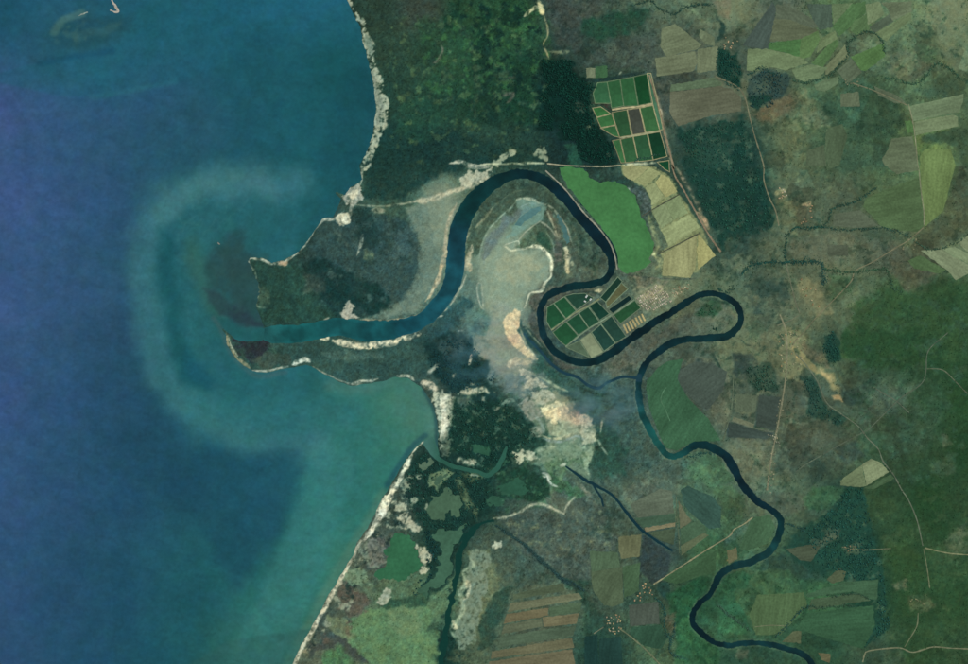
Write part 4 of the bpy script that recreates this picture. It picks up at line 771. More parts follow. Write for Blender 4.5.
# ---------------------------------------------------------------- fields: (label, colour, row direction deg, polygon)
A6 = lambda t: Q(580, 50, t)
Y6 = lambda t: Q(580, 160, t)
C6 = lambda t: Q(530, 260, t)
N6 = lambda t: Q(720, 0, t)
E6 = lambda t: Q(808, 0, t)
G6 = lambda t: Q(808, 60, t)
S6 = lambda t: Q(480, 550, t)
FIELDS = [
 ('large tan field with a pointed left corner near the top centre', (118,122,92), 20, T(2,0,'705,112 755,96 800,128 855,174 842,190 722,218 700,182')),
 ('tan field cut straight along its lower edge, left above the brown stubble', (122,124,94), 8, T(2,0,'680,228 830,200 842,240 826,275 686,297')),
 ('tan rectangular field touching the dark wood at top centre', (120,122,92), 80, T(2,0,'844,194 922,182 916,270 842,281')),
 ('small tan wedge field above the tan rectangular one', (112,118,90), 60, T(2,0,'856,116 906,146 908,179 872,168 850,140')),
 ('pale green strip field above brown stubble, right of the ponds', (96,112,84), 10, T(2,0,'742,330 905,302 936,322 930,332 738,354')),
 ('broad brown stubble field right of the upper ponds', (104,100,80), 8, T(2,0,'738,358 930,336 968,345 1010,380 1010,430 900,445 768,488 735,440')),
 ('tiny tan plot above the upper pond block', (132,134,104), 80, T(2,0,'412,266 444,264 446,300 414,302')),
 ('tiny green plot above the upper pond block', (64,104,66), 80, T(2,0,'448,260 490,255 492,299 449,301')),
 # dry yellow basins east of the lake
 ('yellow dry basin at the top of the yellow block', (172,162,112), 40, Y6('260,36 415,45 326,124 290,110 263,86')),
 ('narrow olive yellow basin second from the top of the block', (164,160,110), 40, Y6('421,48 481,80 391,160 332,130')),
 ('golden dry basin beside the road in the yellow block', (178,164,108), 60, Y6('488,90 540,112 583,193 517,223 458,140')),
 ('pale olive basin facing the lake, left of the golden one', (160,160,112), 60, Y6('396,168 450,142 511,228 432,272 432,240')),
 ('green grey basin at the middle left of the yellow block', (144,152,110), 60, Y6('437,306 511,264 559,364 491,408 452,345')),
 ('green grey basin at the middle right of the yellow block', (142,152,108), 60, Y6('519,259 594,213 648,320 566,361')),
 ('wide pale yellow green basin below the two green grey ones', (160,162,114), 30, Y6('487,425 655,332 721,404 537,518 507,450')),
 ('large tan basin with upright stripes at the bottom of the yellow block', (160,150,104), 88, T(2,1,'714,346 782,306 838,274 834,398 812,436 707,427')),
 ('triangular golden basin at the road corner of the yellow block', (176,160,102), 80, T(2,1,'848,270 908,350 846,402 842,330')),
 # top right farmland
 ('blue grey triangular fallow field near the top right', (72,84,80), 60, N6('146,270 318,22 334,60 302,222 290,300')),
 ('brown striped field right of the blue grey triangle', (100,102,78), 5, N6('335,112 430,120 560,170 592,192 470,240 306,245')),
 ('grey green grazed field with faint white stripes at the top', (92,98,80), 150, N6('345,34 430,52 520,100 598,158 560,168 430,116 338,108')),
 ('bright green tapering crop field below the brown striped one', (72,112,62), 5, N6('300,266 450,246 488,242 480,340 372,306 296,296')),
 ('olive green field with a rounded right edge beside the bright green one', (92,118,70), 30, N6('492,240 588,194 600,240 542,338 494,354 484,340')),
 ('long pale tan field with an arched top beside dark woods', (118,130,92), 10, N6('172,302 280,302 380,322 500,358 520,380 392,418 302,398 204,428 166,420')),
 ('dark grey fallow field at the top edge', (76,90,80), 80, N6('532,32 668,32 674,160 602,176 560,110')),
 ('olive triangular field against the green diagonal strip', (104,118,84), 45, N6('682,32 790,26 690,138')),
 ('broad green diagonal crop strip at the upper right', (80,112,68), 50, N6('721,212 688,160 800,30 875,18 872,76')),
 ('mid green field below the broad diagonal strip', (90,116,74), 40, N6('812,130 890,92 912,168 822,206 790,180')),
 ('pale tan four sided field near the top right', (122,132,96), 70, E6('352,32 430,18 455,88 366,144')),
 ('grey fallow strip below the pale tan field', (84,94,78), 35, E6('378,166 500,88 511,128 402,194')),
 ('slanted pale strip field running up to the right', (116,128,90), 35, E6('412,206 560,116 615,82 620,104 472,244')),
 ('tan block field at the upper right above the slanted strip', (108,114,88), 20, E6('456,22 620,16 620,70 512,118 490,62')),
 ('green diagonal strip left of the tan diagonal strip', (84,114,68), 48, N6('560,382 690,238 714,262 612,414')),
 ('tan diagonal strip above the winding tree line', (120,122,90), 48, N6('642,404 720,322 750,284 774,340 702,398 642,448')),
 ('tan green field between the green diagonal strips', (110,122,84), 40, N6('602,242 690,194 702,230 592,308')),
 ('pale rounded field above the winding tree line', (116,130,94), 10, N6('442,426 545,397 640,412 600,470 512,490 462,470')),
 ('pale oval field wrapped by the winding tree line', (108,124,92), 15, N6('576,516 640,487 714,467 710,500 636,549 586,540')),
 ('green hexagonal field enclosed by tree rows', (86,120,66), 30, E6('266,346 400,292 454,267 459,338 346,424 322,420')),
 ('grey olive field below the hexagonal green one', (98,106,84), 40, E6('182,430 260,362 318,438 242,498')),
 ('tan square field beside the hamlet at the right', (104,108,84), 80, E6('202,572 300,562 309,638 202,640')),
 ('large pale field, upper of two beside the north south track', (118,130,98), 12, G6('612,286 935,212 930,250 910,310 637,364')),
 ('large pale field, lower of two beside the north south track', (124,132,98), 12, G6('642,376 870,332 905,346 904,400 652,453')),
 ('small bright green plot beside the north south track', (84,118,66), 80, G6('587,371 625,366 634,438 602,440')),
 ('olive green field right of the north south track', (112,128,74), 85, T(3,1,'782,-30 800,-60 900,-60 918,0 882,140 870,180 802,238 790,130')),
 ('tan striped field left of the north south track', (106,112,86), 8, T(3,1,'646,0 636,-20 660,-60 672,-100 752,-110 768,-40 774,20 692,34')),
 ('wide dull green field left of the track bend', (82,102,66), 10, T(3,1,'576,130 640,100 780,48 794,238 770,258 640,244 562,162')),
 ('pale striped field at the right edge, lower strip', (136,140,108), 150, T(3,1,'786,332 866,330 968,386 968,418 922,444 882,402')),
 ('pale striped field at the right edge, middle strip', (130,138,104), 150, T(3,1,'870,326 914,318 1000,362 1000,386 968,382')),
 ('pale striped field at the right edge, top strip', (128,134,102), 150, T(3,1,'932,300 968,272 1010,270 1010,350 960,330')),
 ('green wedge field under the pale striped field', (82,106,66), 150, T(3,1,'736,372 782,350 878,406 858,420 760,400')),
 # lower right
 ('cream field, left half of the kite-shaped pair', (150,148,106), 30, T(3,2,'472,584 556,524 572,602 550,608 476,599')),
 ('olive cream field, right half of the kite-shaped pair', (140,142,106), 30, T(3,2,'559,522 592,499 626,511 660,549 576,600')),
 ('green margin strip below the kite-shaped cream fields', (78,98,68), 30, T(3,2,'604,596 668,560 682,574 604,614 566,612')),
 ('dull brown rectangular plot below the tree row in the eastern pastures', (84,88,72), 5, T(3,1,'425,310 500,312 503,350 428,348')),
 ('pale grazed plot above the tree row between the eastern pastures', (92,98,80), 5, T(3,1,'447,192 550,177 618,234 540,244 447,236')),
 ('grey green plot left of the main village road', (94,102,82), 80, T(3,2,'72,250 152,256 143,316 68,318')),
 ('slim tan strip between the plots left of the main village road', (114,112,88), 165, T(3,2,'60,338 140,364 136,378 56,353')),
 ('dark grey plot above the cross lane', (66,76,70), 165, T(3,2,'160,252 240,262 222,388 150,370')),
 ('dark slate plot below the cross lane', (60,72,68), 165, T(3,2,'46,362 140,386 212,404 190,420 40,412')),
 ('dark fallow knoll field right of the green river bend field', (74,84,76), 40, T(2,2,'768,162 830,124 900,132 956,162 938,238 880,306 822,268 774,210')),
 ('olive pasture at the foot of the orange slope', (88,98,74), 80, T(3,0,'345,585 408,562 418,640 342,640')),
 ('rounded olive pasture left of the wide green plain', (84,98,72), 80, T(3,0,'420,502 480,482 499,530 470,640 432,652 414,600')),
 ('grey tan strip along the diagonal track', (98,104,82), 155, T(3,0,'610,340 690,372 720,396 690,398 622,366')),
 # bend
 ('smooth green field filling the inside of the river bend', (56,98,68), 60, T(2,2,'650,196 690,146 724,124 784,112 762,190 802,262 880,342 930,428 830,430 758,466 716,452 686,380 656,300 644,230')),
 # striped block
 ('green tan strip at the top of the striped field block', (86,96,72), 8, S6('202,266 500,198 514,244 198,300')),
 ('long pale tan strip, second in the striped field block', (112,108,82), 8, S6('182,321 594,257 619,294 166,374')),
 ('orange brown strip end on the left of the striped block', (120,102,74), 8, S6('162,386 410,347 414,395 142,444')),
 ('green strip end on the right of the striped block', (76,94,70), 8, S6('418,346 618,312 604,374 421,398')),
 ('dull green strip end, left of the fourth strip', (96,98,76), 8, S6('146,451 370,412 380,460 128,509')),
 ('reddish tan strip end, right of the fourth strip', (124,108,80), 8, S6('376,406 598,382 580,444 386,464')),
 ('dull green fifth strip of the striped field block', (80,96,76), 8, S6('122,521 580,452 560,520 108,588')),
 ('brown sixth strip of the striped field block', (112,102,76), 8, S6('72,611 555,528 569,588 62,654')),
 ('brown strip at the bottom edge of the striped block', (110,100,76), 8, T(2,3,'36,648 358,600 372,680 20,720')),
 # mid south
 ('grey green square field above the olive field', (80,100,74), 80, T(2,3,'427,221 530,226 544,279 432,299')),
 ('orange tan field left of the dark creek', (116,112,80), 80, T(2,3,'537,166 625,157 616,240 547,250 537,202')),
 ('large olive field above the compact village', (86,98,72), 60, T(2,3,'432,302 549,283 554,418 520,434 482,430 437,370')),
 ('green field left of the roadside hamlet', (72,98,68), 60, T(2,3,'552,283 618,266 613,374 560,400')),
 ('grey brown field below the roadside hamlet', (78,82,74), 80, T(2,3,'578,431 690,417 694,500 582,509')),
 ('dark green field with a cut corner right of the compact village', (46,80,62), 60, T(2,3,'586,516 700,507 724,560 700,598 640,588 582,540')),
 ('dark teal plot, left of the pair below the compact village', (30,64,62), 85, T(2,3,'406,552 454,547 459,700 406,700')),
 ('dark teal plot, right of the pair below the compact village', (34,66,62), 85, T(2,3,'462,561 544,552 554,700 463,700')),
 ('tan grey field between the creek and the farm track', (94,100,84), 10, T(2,3,'584,40 640,10 700,-20 742,-10 750,72 612,90')),
 ('green strip below the tan grey field', (66,92,72), 10, T(2,3,'602,96 754,77 754,108 630,129')),
 ('thin orange strip below the green one', (140,120,90), 10, T(2,3,'638,131 754,112 754,124 642,144')),
 ('olive plot pointing to the end of the dark creek', (74,86,64), 20, T(2,3,'652,150 754,134 750,194 702,180')),
 ('orange tan wedge left of the dark oval marsh', (112,106,82), 60, T(2,3,'767,24 800,84 818,104 776,132')),
 ('green middle plot left of the dark oval marsh', (74,98,74), 30, T(2,3,'776,136 822,108 870,122 878,150 780,192')),
 ('reddish tan lower plot above the straight road', (118,110,82), 30, T(2,3,'778,200 868,152 884,160 782,234')),
 ('green field below the straight road near the river', (66,94,62), 30, T(2,3,'702,330 900,216 914,218 910,298 762,346')),
 ('dark oval seasonal marsh among the fields', (44,76,76), 135, Q(630,440,'306,300 350,278 420,312 500,342 548,410 545,528 480,534 402,470 332,400')),
 # south-east
 ('tan green striped field inside the lower river bend', (92,108,70), 85, T(3,3,'152,391 330,382 345,430 242,544 148,544 122,470')),
 ('wide green field at the bottom right beside the dark wood', (60,98,68), 5, T(3,3,'346,462 470,446 600,432 606,510 562,598 302,520')),
 ('brownish strip field between two tree rows at the lower right', (84,92,70), 5, T(3,3,'362,408 540,384 588,410 350,448')),
 ('mid green field above the brownish strip', (72,100,72), 5, T(3,3,'482,342 620,332 614,404 590,408 520,376 352,398 336,390')),
 ('orange tan patch inside the dark wood', (114,104,76), 30, T(3,3,'422,330 470,287 494,301 485,334 440,344')),
 ('orange brown cleared patch east of the river', (104,96,74), 10, T(3,3,'267,215 360,196 394,206 360,260 320,255 290,231')),
 ('small orange clearing at the bottom edge', (142,108,76), 10, T(3,3,'390,616 435,621 430,650 402,640')),
 ('orange tan clearing above the lowest river bend', (120,108,78), 20, T(3,3,'252,571 290,532 320,531 320,576')),
 ('green crop field in the bend beside the dark bank', (66,98,68), 60, T(3,3,'132,92 200,82 220,130 190,190 112,218 82,210')),
 ('small orange plot beside the river bend', (126,98,72), 60, T(3,3,'37,221 70,207 75,250 42,268')),
]
# ponds: (label, water colour, polygon)
DIKE_A = (150,146,106); DIKE_B = (112,132,102)
PONDS = [
 ('green pond at the left end of the top row, upper pond block', (54,102,70), (108,132,94), A6('106,200 163,195 188,322 92,322 80,262')),
 ('green pond second from the left, top row of the upper block', (50,98,62), (108,132,94), A6('165,195 240,180 263,337 191,352')),
 ('green pond third from the left, top row of the upper block', (50,100,62), (108,132,94), A6('243,179 322,164 350,336 266,340')),
 ('darkest green pond at the right end of the top row', (22,72,40), (108,132,94), A6('325,163 402,146 430,320 353,334')),
 ('narrow pale green canal along the right side of the upper block', (74,118,92), DIKE_A, A6('405,142 428,142 470,320 500,480 482,484 440,326')),
 ('small bright green triangular pond on the left of the upper block', (56,112,62), DIKE_A, A6('76,352 126,344 182,384 102,406')),
 ('bright green corner pond under the small triangular one', (60,112,66), DIKE_A, A6('102,410 190,387 212,452 126,468')),
 ('small lowest left pond beside the dark wood, upper block', (54,104,64), DIKE_A, A6('128,473 212,456 238,528 208,522')),
 ('dark green pond with brown rim, left of the brown pond', (44,84,54), DIKE_A, A6('194,378 282,362 310,515 240,527')),
 ('brown drained pond in the middle of the upper block', (70,76,68), DIKE_A, A6('286,361 359,352 392,501 317,513')),
 ('light green pond right of the brown drained pond', (58,104,64), DIKE_A, A6('362,351 439,336 480,486 398,499')),
 ('narrow green sliver pond at the lower left of the upper block', (60,110,68), DIKE_A, T(2,0,'513,545 541,540 562,630 546,631')),
 ('green pond in the bottom row beside the sliver pond', (52,96,62), DIKE_A, T(2,0,'544,540 591,530 612,625 564,630')),
 ('green pond in the bottom row beside the darkest corner pond', (48,92,62), DIKE_A, T(2,0,'594,529 647,520 670,620 614,626')),
 ('very dark pond at the lower right corner of the upper block', (18,62,40), DIKE_A, T(2,0,'650,519 697,511 724,606 671,619')),
 ('dark green three-cornered pond above the yellow basins', (18,74,46), DIKE_A, Y6('468,14 536,4 541,72 510,56')),
 ('green pond at the rounded western end of the river-loop block', (34,84,56), DIKE_B, C6('104,286 141,263 214,357 128,418 100,370')),
 ('green pond along the north bank, second in the river-loop block', (36,88,58), DIKE_B, C6('144,261 206,223 278,306 218,353')),
 ('dark pond with white buildings on its right edge', (36,72,58), DIKE_B, C6('211,219 260,205 330,202 385,228 282,300')),
 ('green pond at the south-west end of the river-loop block', (36,86,56), DIKE_B, C6('138,436 217,374 289,457 217,518 180,490')),
 ('green pond in the lower row, second from the west end', (34,82,58), DIKE_B, C6('222,371 292,324 354,411 292,452')),
 ('green pond near the centre of the river-loop block', (34,76,56), DIKE_B, C6('296,320 352,283 418,371 356,410')),
 ('dark pond below the white buildings', (22,62,50), DIKE_B, C6('357,278 406,249 478,326 421,363')),
 ('dark teal pond on the south bank beside the dry pale pond', (34,70,62), DIKE_B, C6('372,436 427,389 514,502 448,550')),
 ('dark teal pond on the south bank, east of its twin', (36,70,60), DIKE_B, C6('430,385 492,339 580,462 518,499')),
 ('dry pale grey pond on the south bank of the loop', (140,152,124), DIKE_B, C6('302,482 366,437 444,556 370,592')),
 ('half dry triangular pond at the southern tip of the loop', (86,108,88), DIKE_B, C6('218,526 298,488 346,560 358,588')),
 ('long dark pond at the neck of the river loop', (26,60,48), DIKE_B, C6('424,228 530,103 557,130 456,253')),
 ('olive half drained pond at the neck of the river loop', (98,102,72), DIKE_B, C6('458,257 552,138 590,176 466,287')),
 ('very dark narrow pond above the last green pond', (16,46,46), DIKE_B, C6('474,298 596,213 618,236 499,323')),
 ('green pond beside the raceways at the village', (40,84,54), DIKE_B, C6('504,332 632,244 668,290 545,384')),
]
# roads: (label, colour, width, points)
ROADS = [
 ('wide tan dirt road east of the pond blocks', (132,118,92), 1.7, T(2,0,'655,290 682,380 702,460 716,520 740,610 752,658') + Q(580,160,'556,30 575,100 630,190 705,325 780,455 850,555')),
 ('pale track running south past the eastern dark wood', (118,118,90), 1.1, T(3,0,'-10,296 40,318 80,340 105,380 120,440 140,520 165,600 178,650') + T(3,1,'178,60 200,130 222,175 236,235')),
 ('track south from the crossroads village', (108,112,88), 1.0, T(3,1,'262,372 275,430 300,530 317,574')),
 ('track bending west from the crossroads village road', (110,114,88), .9, T(3,1,'312,582 280,602 230,622')),
 ('diagonal dirt road to the hamlet at the track bend', (116,114,86), 1.0, T(3,1,'796,242 740,290 690,320 600,375 532,410 514,452 440,530 380,590 332,648') + T(3,2,'300,40 285,70')),
 ('pale straight track between the eastern fields', (126,130,98), 1.0, T(3,0,'738,404 752,460 762,520 770,600 774,640') + T(3,1,'778,20 786,100 797,180 798,232')),
 ('diagonal track from the fields to the straight track', (112,114,86), 1.1, T(3,0,'520,322 600,350 680,385 734,408')),
 ('main village road running north to south', (124,124,96), 1.5, T(3,2,'240,-60 262,0 268,70 266,130 260,200 246,290 226,400 206,500 190,620')),
 ('grey road leaving the town to the south-east', (98,108,86), 1.0, T(3,2,'300,90 345,140 385,200 420,280 470,320 540,370 580,420 620,460 640,510 680,560 712,620') + T(3,3,'736,20 770,100 793,200')),
 ('straight diagonal track crossing the grey road', (88,100,80), .9, T(3,2,'890,10 815,80 805,160 785,210 700,270 590,378') + T(3,2,'570,392 480,440 340,520 300,550')),
 ('thin track curving to the right edge', (94,104,80), .9, T(3,2,'810,150 850,150 880,160 920,200 966,246')),
 ('short track between two clearings at the right', (92,102,82), .8, T(3,2,'600,220 640,245 690,275 740,320')),
 ('pale road to the right edge from the fork', (124,128,92), 1.1, T(3,3,'800,208 870,225 920,232 990,236')),
 ('pale spur running south from the fork', (108,116,84), .9, T(3,3,'796,212 810,290 820,365')),
 ('pale road along the bottom right', (116,120,90), 1.2, T(3,3,'560,650 568,620 585,606 680,595 716,598 756,612 830,592 900,596 990,600')),
 ('track dropping to the bottom right road', (104,112,82), .9, T(3,3,'775,460 770,510 742,560 722,592')),
 ('track through the dark wood', (100,106,80), .9, T(3,3,'480,205 530,215 600,215 670,210')),
 ('straight pale road between the roadside hamlet and river', (136,134,100), 1.2, T(2,3,'672,350 760,292 890,208 966,162') + T(3,3,'60,138 100,116 134,90')),
 ('track south-east of the compact village', (110,118,88), 1.2, T(2,3,'540,520 575,545 640,600 700,662')),
 ('track leaving the compact village to the west', (108,112,88), .9, T(2,3,'478,515 440,540')),
 ('pale sandy track along the north bank of the great bend', (158,156,124), 1.0, T(2,0,'260,634 350,642 480,645 545,640')),
 ('pale levee track between river and green lake', (146,146,124), 1.3, T(2,1,'254,22 330,95 400,182 456,240 500,298 521,350 531,405')),
 ('broad pale dike road below the top row of the upper ponds', (172,162,120), 1.9, A6('192,362 270,350 350,343 440,326')),
 ('pale dike road above the bottom row of the upper ponds', (150,152,116), 1.5, A6('238,532 318,518 400,506 488,489')),
 ('long straight dike road through the middle of the river-loop ponds', (132,140,100), 1.3, C6('128,424 210,362 285,312 352,278 420,234')),
 ('lower straight dike road of the river-loop ponds', (122,142,112), 1.4, C6('214,524 290,462 355,414 425,372 492,332 632,240')),
 ('dark lane crossing the upper part of the yellow block', (72,78,62), 1.1, T(2,1,'628,198 690,160 774,113')),
 ('dark lane crossing the lower part of the yellow block', (76,80,64), 1.1, T(2,1,'692,345 780,300 852,264')),
 ('green lane west of the main village road', (92,106,82), 1.0, T(3,2,'60,170 52,300 20,430')),
 ('cross lane joining the main village road', (98,108,88), .8, T(3,2,'50,352 130,377 214,396')),
 ('faint arc track inside the green river bend field', (80,118,86), 1.0, T(2,2,'736,352 714,300 700,272 708,240 722,222')),
 ('pale track south of the lower striped field', (112,118,88), .8, T(3,3,'142,514 200,508 260,510')),
 ('farm track beside the tan grey field', (90,106,80), .9, T(2,3,'760,10 762,90 770,170 772,228')),
]
# villages: (group, label, roof tints, count, polygon or line, spread)
VILL = [
 ('houses of the fish farm village', 'small pale roofed house in the fish farm village beside the ponds', [(226,216,188),(206,194,164),(180,170,146),(196,184,150)], 104, C6('640,235 770,150 830,205 860,250 720,312 680,285')),
 ('houses along the river east of the fish farm', 'small house strung along the bank east of the fish farm village', [(196,180,140),(170,150,110)], 16, C6('850,170 960,140 966,165 860,235')),
 ('houses of the main town', 'small house in the main town at the road junction', [(180,172,132),(150,150,112),(200,176,120),(130,136,104)], 46, T(3,2,'215,0 320,0 335,90 310,190 250,200 240,110')),
 ('houses along the main village road', 'small roadside house along the main village road', [(150,152,120),(170,166,128),(130,136,108)], 30, T(3,2,'240,250 262,250 225,480 208,630 180,630 205,480')),
 ('houses at the cross lane', 'small house around the cross lane on the village road', [(150,156,128),(176,176,146)], 8, T(3,2,'185,400 255,405 250,455 180,450')),
 ('houses of the compact village', 'small cream roofed house in the compact village among fields', [(206,186,130),(190,176,140),(176,150,110)], 22, T(2,3,'490,460 540,470 548,520 525,545 490,525')),
 ('houses of the roadside hamlet', 'small tan house in the hamlet at the end of the straight road', [(206,176,126),(190,160,120)], 14, T(2,3,'585,405 625,345 660,345 680,390 650,400 600,420')),
 ('houses north of the stream junction', 'small house of the hamlet north of the stream junction', [(190,170,130),(206,196,170)], 9, T(3,1,'225,90 270,90 270,130 230,130')),
 ('houses round the brown plot', 'small house beside the brown plot at the stream junction', [(196,164,120),(170,150,110)], 10, T(3,1,'320,150 368,150 370,200 320,240 305,225 355,195 350,165')),
 ('houses of the hillside hamlet', 'small house of the hamlet left of the diagonal dirt road', [(206,186,140),(180,150,106)], 9, T(3,1,'310,440 380,450 380,520 400,560 360,560 310,500')),
 ('houses at the track bend', 'small house at the bend of the pale straight track', [(120,128,92),(140,140,104)], 7, T(3,1,'700,290 780,280 780,320 720,350')),
 ('farmsteads in the north-east', 'lone farm house near the winding tree line in the north-east', [(150,150,112),(130,134,100)], 7, T(3,0,'480,310 560,315 560,335 500,335')),
 ('houses left of the triangle field', 'small house left of the blue grey triangular field', [(190,166,124),(160,150,112)], 9, T(3,0,'20,140 80,150 80,195 20,190')),
 ('houses of the southern clearing', 'small house in the clearing above the bottom right road', [(150,150,108),(130,136,96)], 7, T(3,3,'740,405 800,405 810,435 750,440')),
 ('houses of the wood clearing', 'small house on the track through the dark wood', [(160,150,112)], 8, T(3,3,'485,198 540,198 540,222 490,222')),
]
# tree rows: (label, width, colour, points)
ROWS = [
 ('winding tree row along the stream in the north-east', 2.6, (42,68,50), T(3,0,'290,312 330,322 400,306 450,280 470,250 505,215 500,180 530,145 590,125 640,160 645,200')),
 ('tree row east of the hexagonal field', 2.4, (44,72,52), T(3,0,'640,300 700,315 760,325 800,300 845,250 900,265 930,300 968,312 1010,330')),
 ('dark tree row above the northern grey wood', 2.6, (30,60,50), T(3,0,'120,292 145,275 170,262 195,280 220,287')),
 ('tree row along the northern stream', 2.4, (36,64,50), T(3,1,'610,85 590,105 540,140 450,165 430,210 405,238')),
 ('tree row curling round the brown plot', 2.6, (28,60,48), T(3,1,'405,240 360,245 300,240 275,270 262,300 255,350 262,372')),
 ('tree row between the eastern pastures', 2.2, (40,66,52), T(3,1,'410,240 480,252 560,246 640,246 740,272')),
 ('thick tree row along the stream by the track', 4, (26,60,50), T(3,1,'95,425 105,405 130,385 180,380 260,378 330,375 400,380')),
 ('tree row dropping south from the stream', 4, (34,64,54), T(3,1,'400,375 408,420 412,462')),
 ('tree row crossing the diagonal dirt road', 3, (46,72,50), T(3,1,'410,402 520,415 640,402 662,440 680,475 715,495')),
 ('curved tree row around the grey green right-hand field', 2, (46,68,50), T(3,1,'760,290 800,320 850,325 920,300 968,272')),
 ('short tree row at the top of the river loop', 3, (26,58,46), T(3,1,'0,482 30,492 45,485 60,468')),
 ('tree row along the top stream', 2.4, (36,62,50), T(2,0,'590,24 640,10 660,5 700,35 750,55 790,30 830,20 900,18')),
 ('hedge row beside the tan rectangular field', 1.6, (36,64,52), T(2,0,'922,190 918,270 940,300 968,328 1000,350')),
 ('tree row along the drain in the south-east', 3, (32,62,50), T(3,3,'222,556 250,530 280,500 320,455 350,430')),
 ('tree row below the brownish strip', 2, (42,66,48), T(3,3,'350,430 400,440 460,436 525,430')),
 ('tree row above the brownish strip', 2, (42,66,48), T(3,3,'425,394 480,390 540,386 580,402')),
 ('tree row along the old channel in the lower bend', 2, (46,72,54), T(3,3,'0,430 30,458 60,480 120,528')),
 ('short tree row on the creek east of the river', 2, (28,58,52), T(3,3,'252,112 285,122 310,130 335,142')),
 ('tree row along the southern drain', 2.8, (32,64,54), T(2,3,'682,402 705,430 715,470 715,520 740,565')),
 ('tree row on the southern lagoon drain', 2.4, (34,64,54), T(2,3,'755,500 748,545 738,575 735,600 748,620 775,632')),
 ('tree row on the long straight drain of the scrub headland', 2.6, (34,60,56), T(2,3,'62,122 150,180 240,258 320,332 360,345 405,372')),
 ('tree row along the upper river bank', 1.8, (38,68,54), T(2,0,'690,600 640,610 600,625')),
 ('trees along the outer bank of the kink in the river', 2.2, (34,66,56), Q(630,440,'350,105 420,85 500,80 560,110')),
]
# woods: (label, colour, density per map unit^2, polygon, size)
WOODS = [
 ('nearly black wood left of the upper pond block', (17,50,40), .55, T(2,0,'240,232 290,237 345,227 365,272 400,312 438,322 428,400 458,500 518,560 535,618 500,636 392,628 370,560 300,520 232,488 227,400 247,330'), 1.0),
 ('broad dark teal wood east of the yellow basins', (32,68,54), .14, R('680,130 700,126 725,123 744,118 750,140 755,162 766,188 774,222 768,230 752,230 745,238 722,244 716,232 704,208 692,184 686,152'), 1.0),
 ('clumped dark wood right of the tan fields', (24,60,50), .35, T(2,0,'922,195 968,205 1000,215 1010,280 1000,340 968,326 925,288'), 1.0),
 ('dark wood with a straight right edge above the bottom right road', (32,68,58), .22, T(3,3,'482,2 572,2 604,200 638,330 666,518 562,598 612,500 622,340 490,328 432,290 362,240 334,130 440,62'), 1.0),
 ('grey dark wood below the long pale tan field', (36,62,58), .22, T(3,0,'118,300 190,268 278,302 268,350 190,418 122,412'), 1.0),
 ('mangrove thicket north of the tidal creek', (28,62,52), .17, R('486,398 506,400 520,414 530,426 538,436 520,446 512,464 490,474 470,466 452,450 448,420 458,402'), 1.0),
 ('mangrove thicket around the southern lagoons', (28,62,52), .2, R('425,452 440,463 470,473 490,480 494,494 486,510 478,518 466,530 452,545 446,530 424,526 410,504 406,480 416,464'), 1.0),
 ('mangrove belt beside the long olive lagoon', (24,56,52), .3, R('424,530 436,534 438,560 430,580 420,592 412,596 424,572 426,548'), 1.0),
 ('mangrove between the mud flats and the south bank', (24,56,56), .2, R('428,350 446,338 468,342 480,354 486,370 500,376 490,384 470,390 455,394 442,382 434,370'), 1.0),
 ('dark thicket in the town', (30,62,52), .35, T(3,2,'402,62 440,5 472,60 468,118 432,128'), 1.0),
 ('dark trees left of the grey south-east road', (36,66,56), .2, T(3,2,'312,182 370,182 400,250 430,310 498,340 480,368 400,348 352,330 352,250'), 1.0),
 ('trees left of the main village road', (40,68,54), .25, T(3,2,'112,145 205,135 235,235 152,236 122,208'), 1.0),
 ('trees in the small river loop', (38,72,50), .25, Q(640,270,'382,202 478,184 498,228 440,266 352,276 340,250'), 1.0),
 ('small dark copse in the small river loop', (26,58,48), .5, Q(640,270,'418,345 450,335 500,350 490,364 440,362'), 1.0),
 ('dark copse below the kite-shaped field', (28,64,52), .35, T(3,2,'492,612 560,612 574,656 472,656'), 1.0),
]
# ---------------------------------------------------------------- terrain
def axis(lo, a, b, hi, fine, coarse):
    """fine steps in view, ever longer ones out to the horizon"""
    m = list(np.arange(a, b, fine)); l, r = [], []
    s, p = coarse, a - coarse
    while p > lo: l.append(p); s *= 1.25; p -= s
    s, p = coarse, b
    while p < hi: r.append(p); s *= 1.25; p += s
    return np.array((l + [lo])[::-1] + m + r + [hi], float)

xs = axis(-9000, 205, 972, 10000, 0.84, 5)
ys = axis(-9000, -6, 670, 10000, 0.84, 5)
GX, GY = np.meshgrid(xs, ys)

def local(poly, pad):
    p = np.array(poly)
    i0, i1 = np.searchsorted(xs, [p[:, 0].min() - pad, p[:, 0].max() + pad])
    j0, j1 = np.searchsorted(ys, [p[:, 1].min() - pad, p[:, 1].max() + pad])
    return slice(j0, j1), slice(i0, i1)

WXN = fbm(GX, GY, 9, 1, 3); WYN = fbm(GX, GY, 9, 2, 3)      # warp fields
MOT = fbm(GX, GY, 5, 3, 3); MOT2 = fbm(GX, GY, 26, 5, 3); FINE = fbm(GX, GY, 1.9, 8, 2)
RIV = smooth_line(RIVER, 2.5)
CRK = [(l, c, smooth_line(p, 2.0)) for l, c, p in CREEKS]

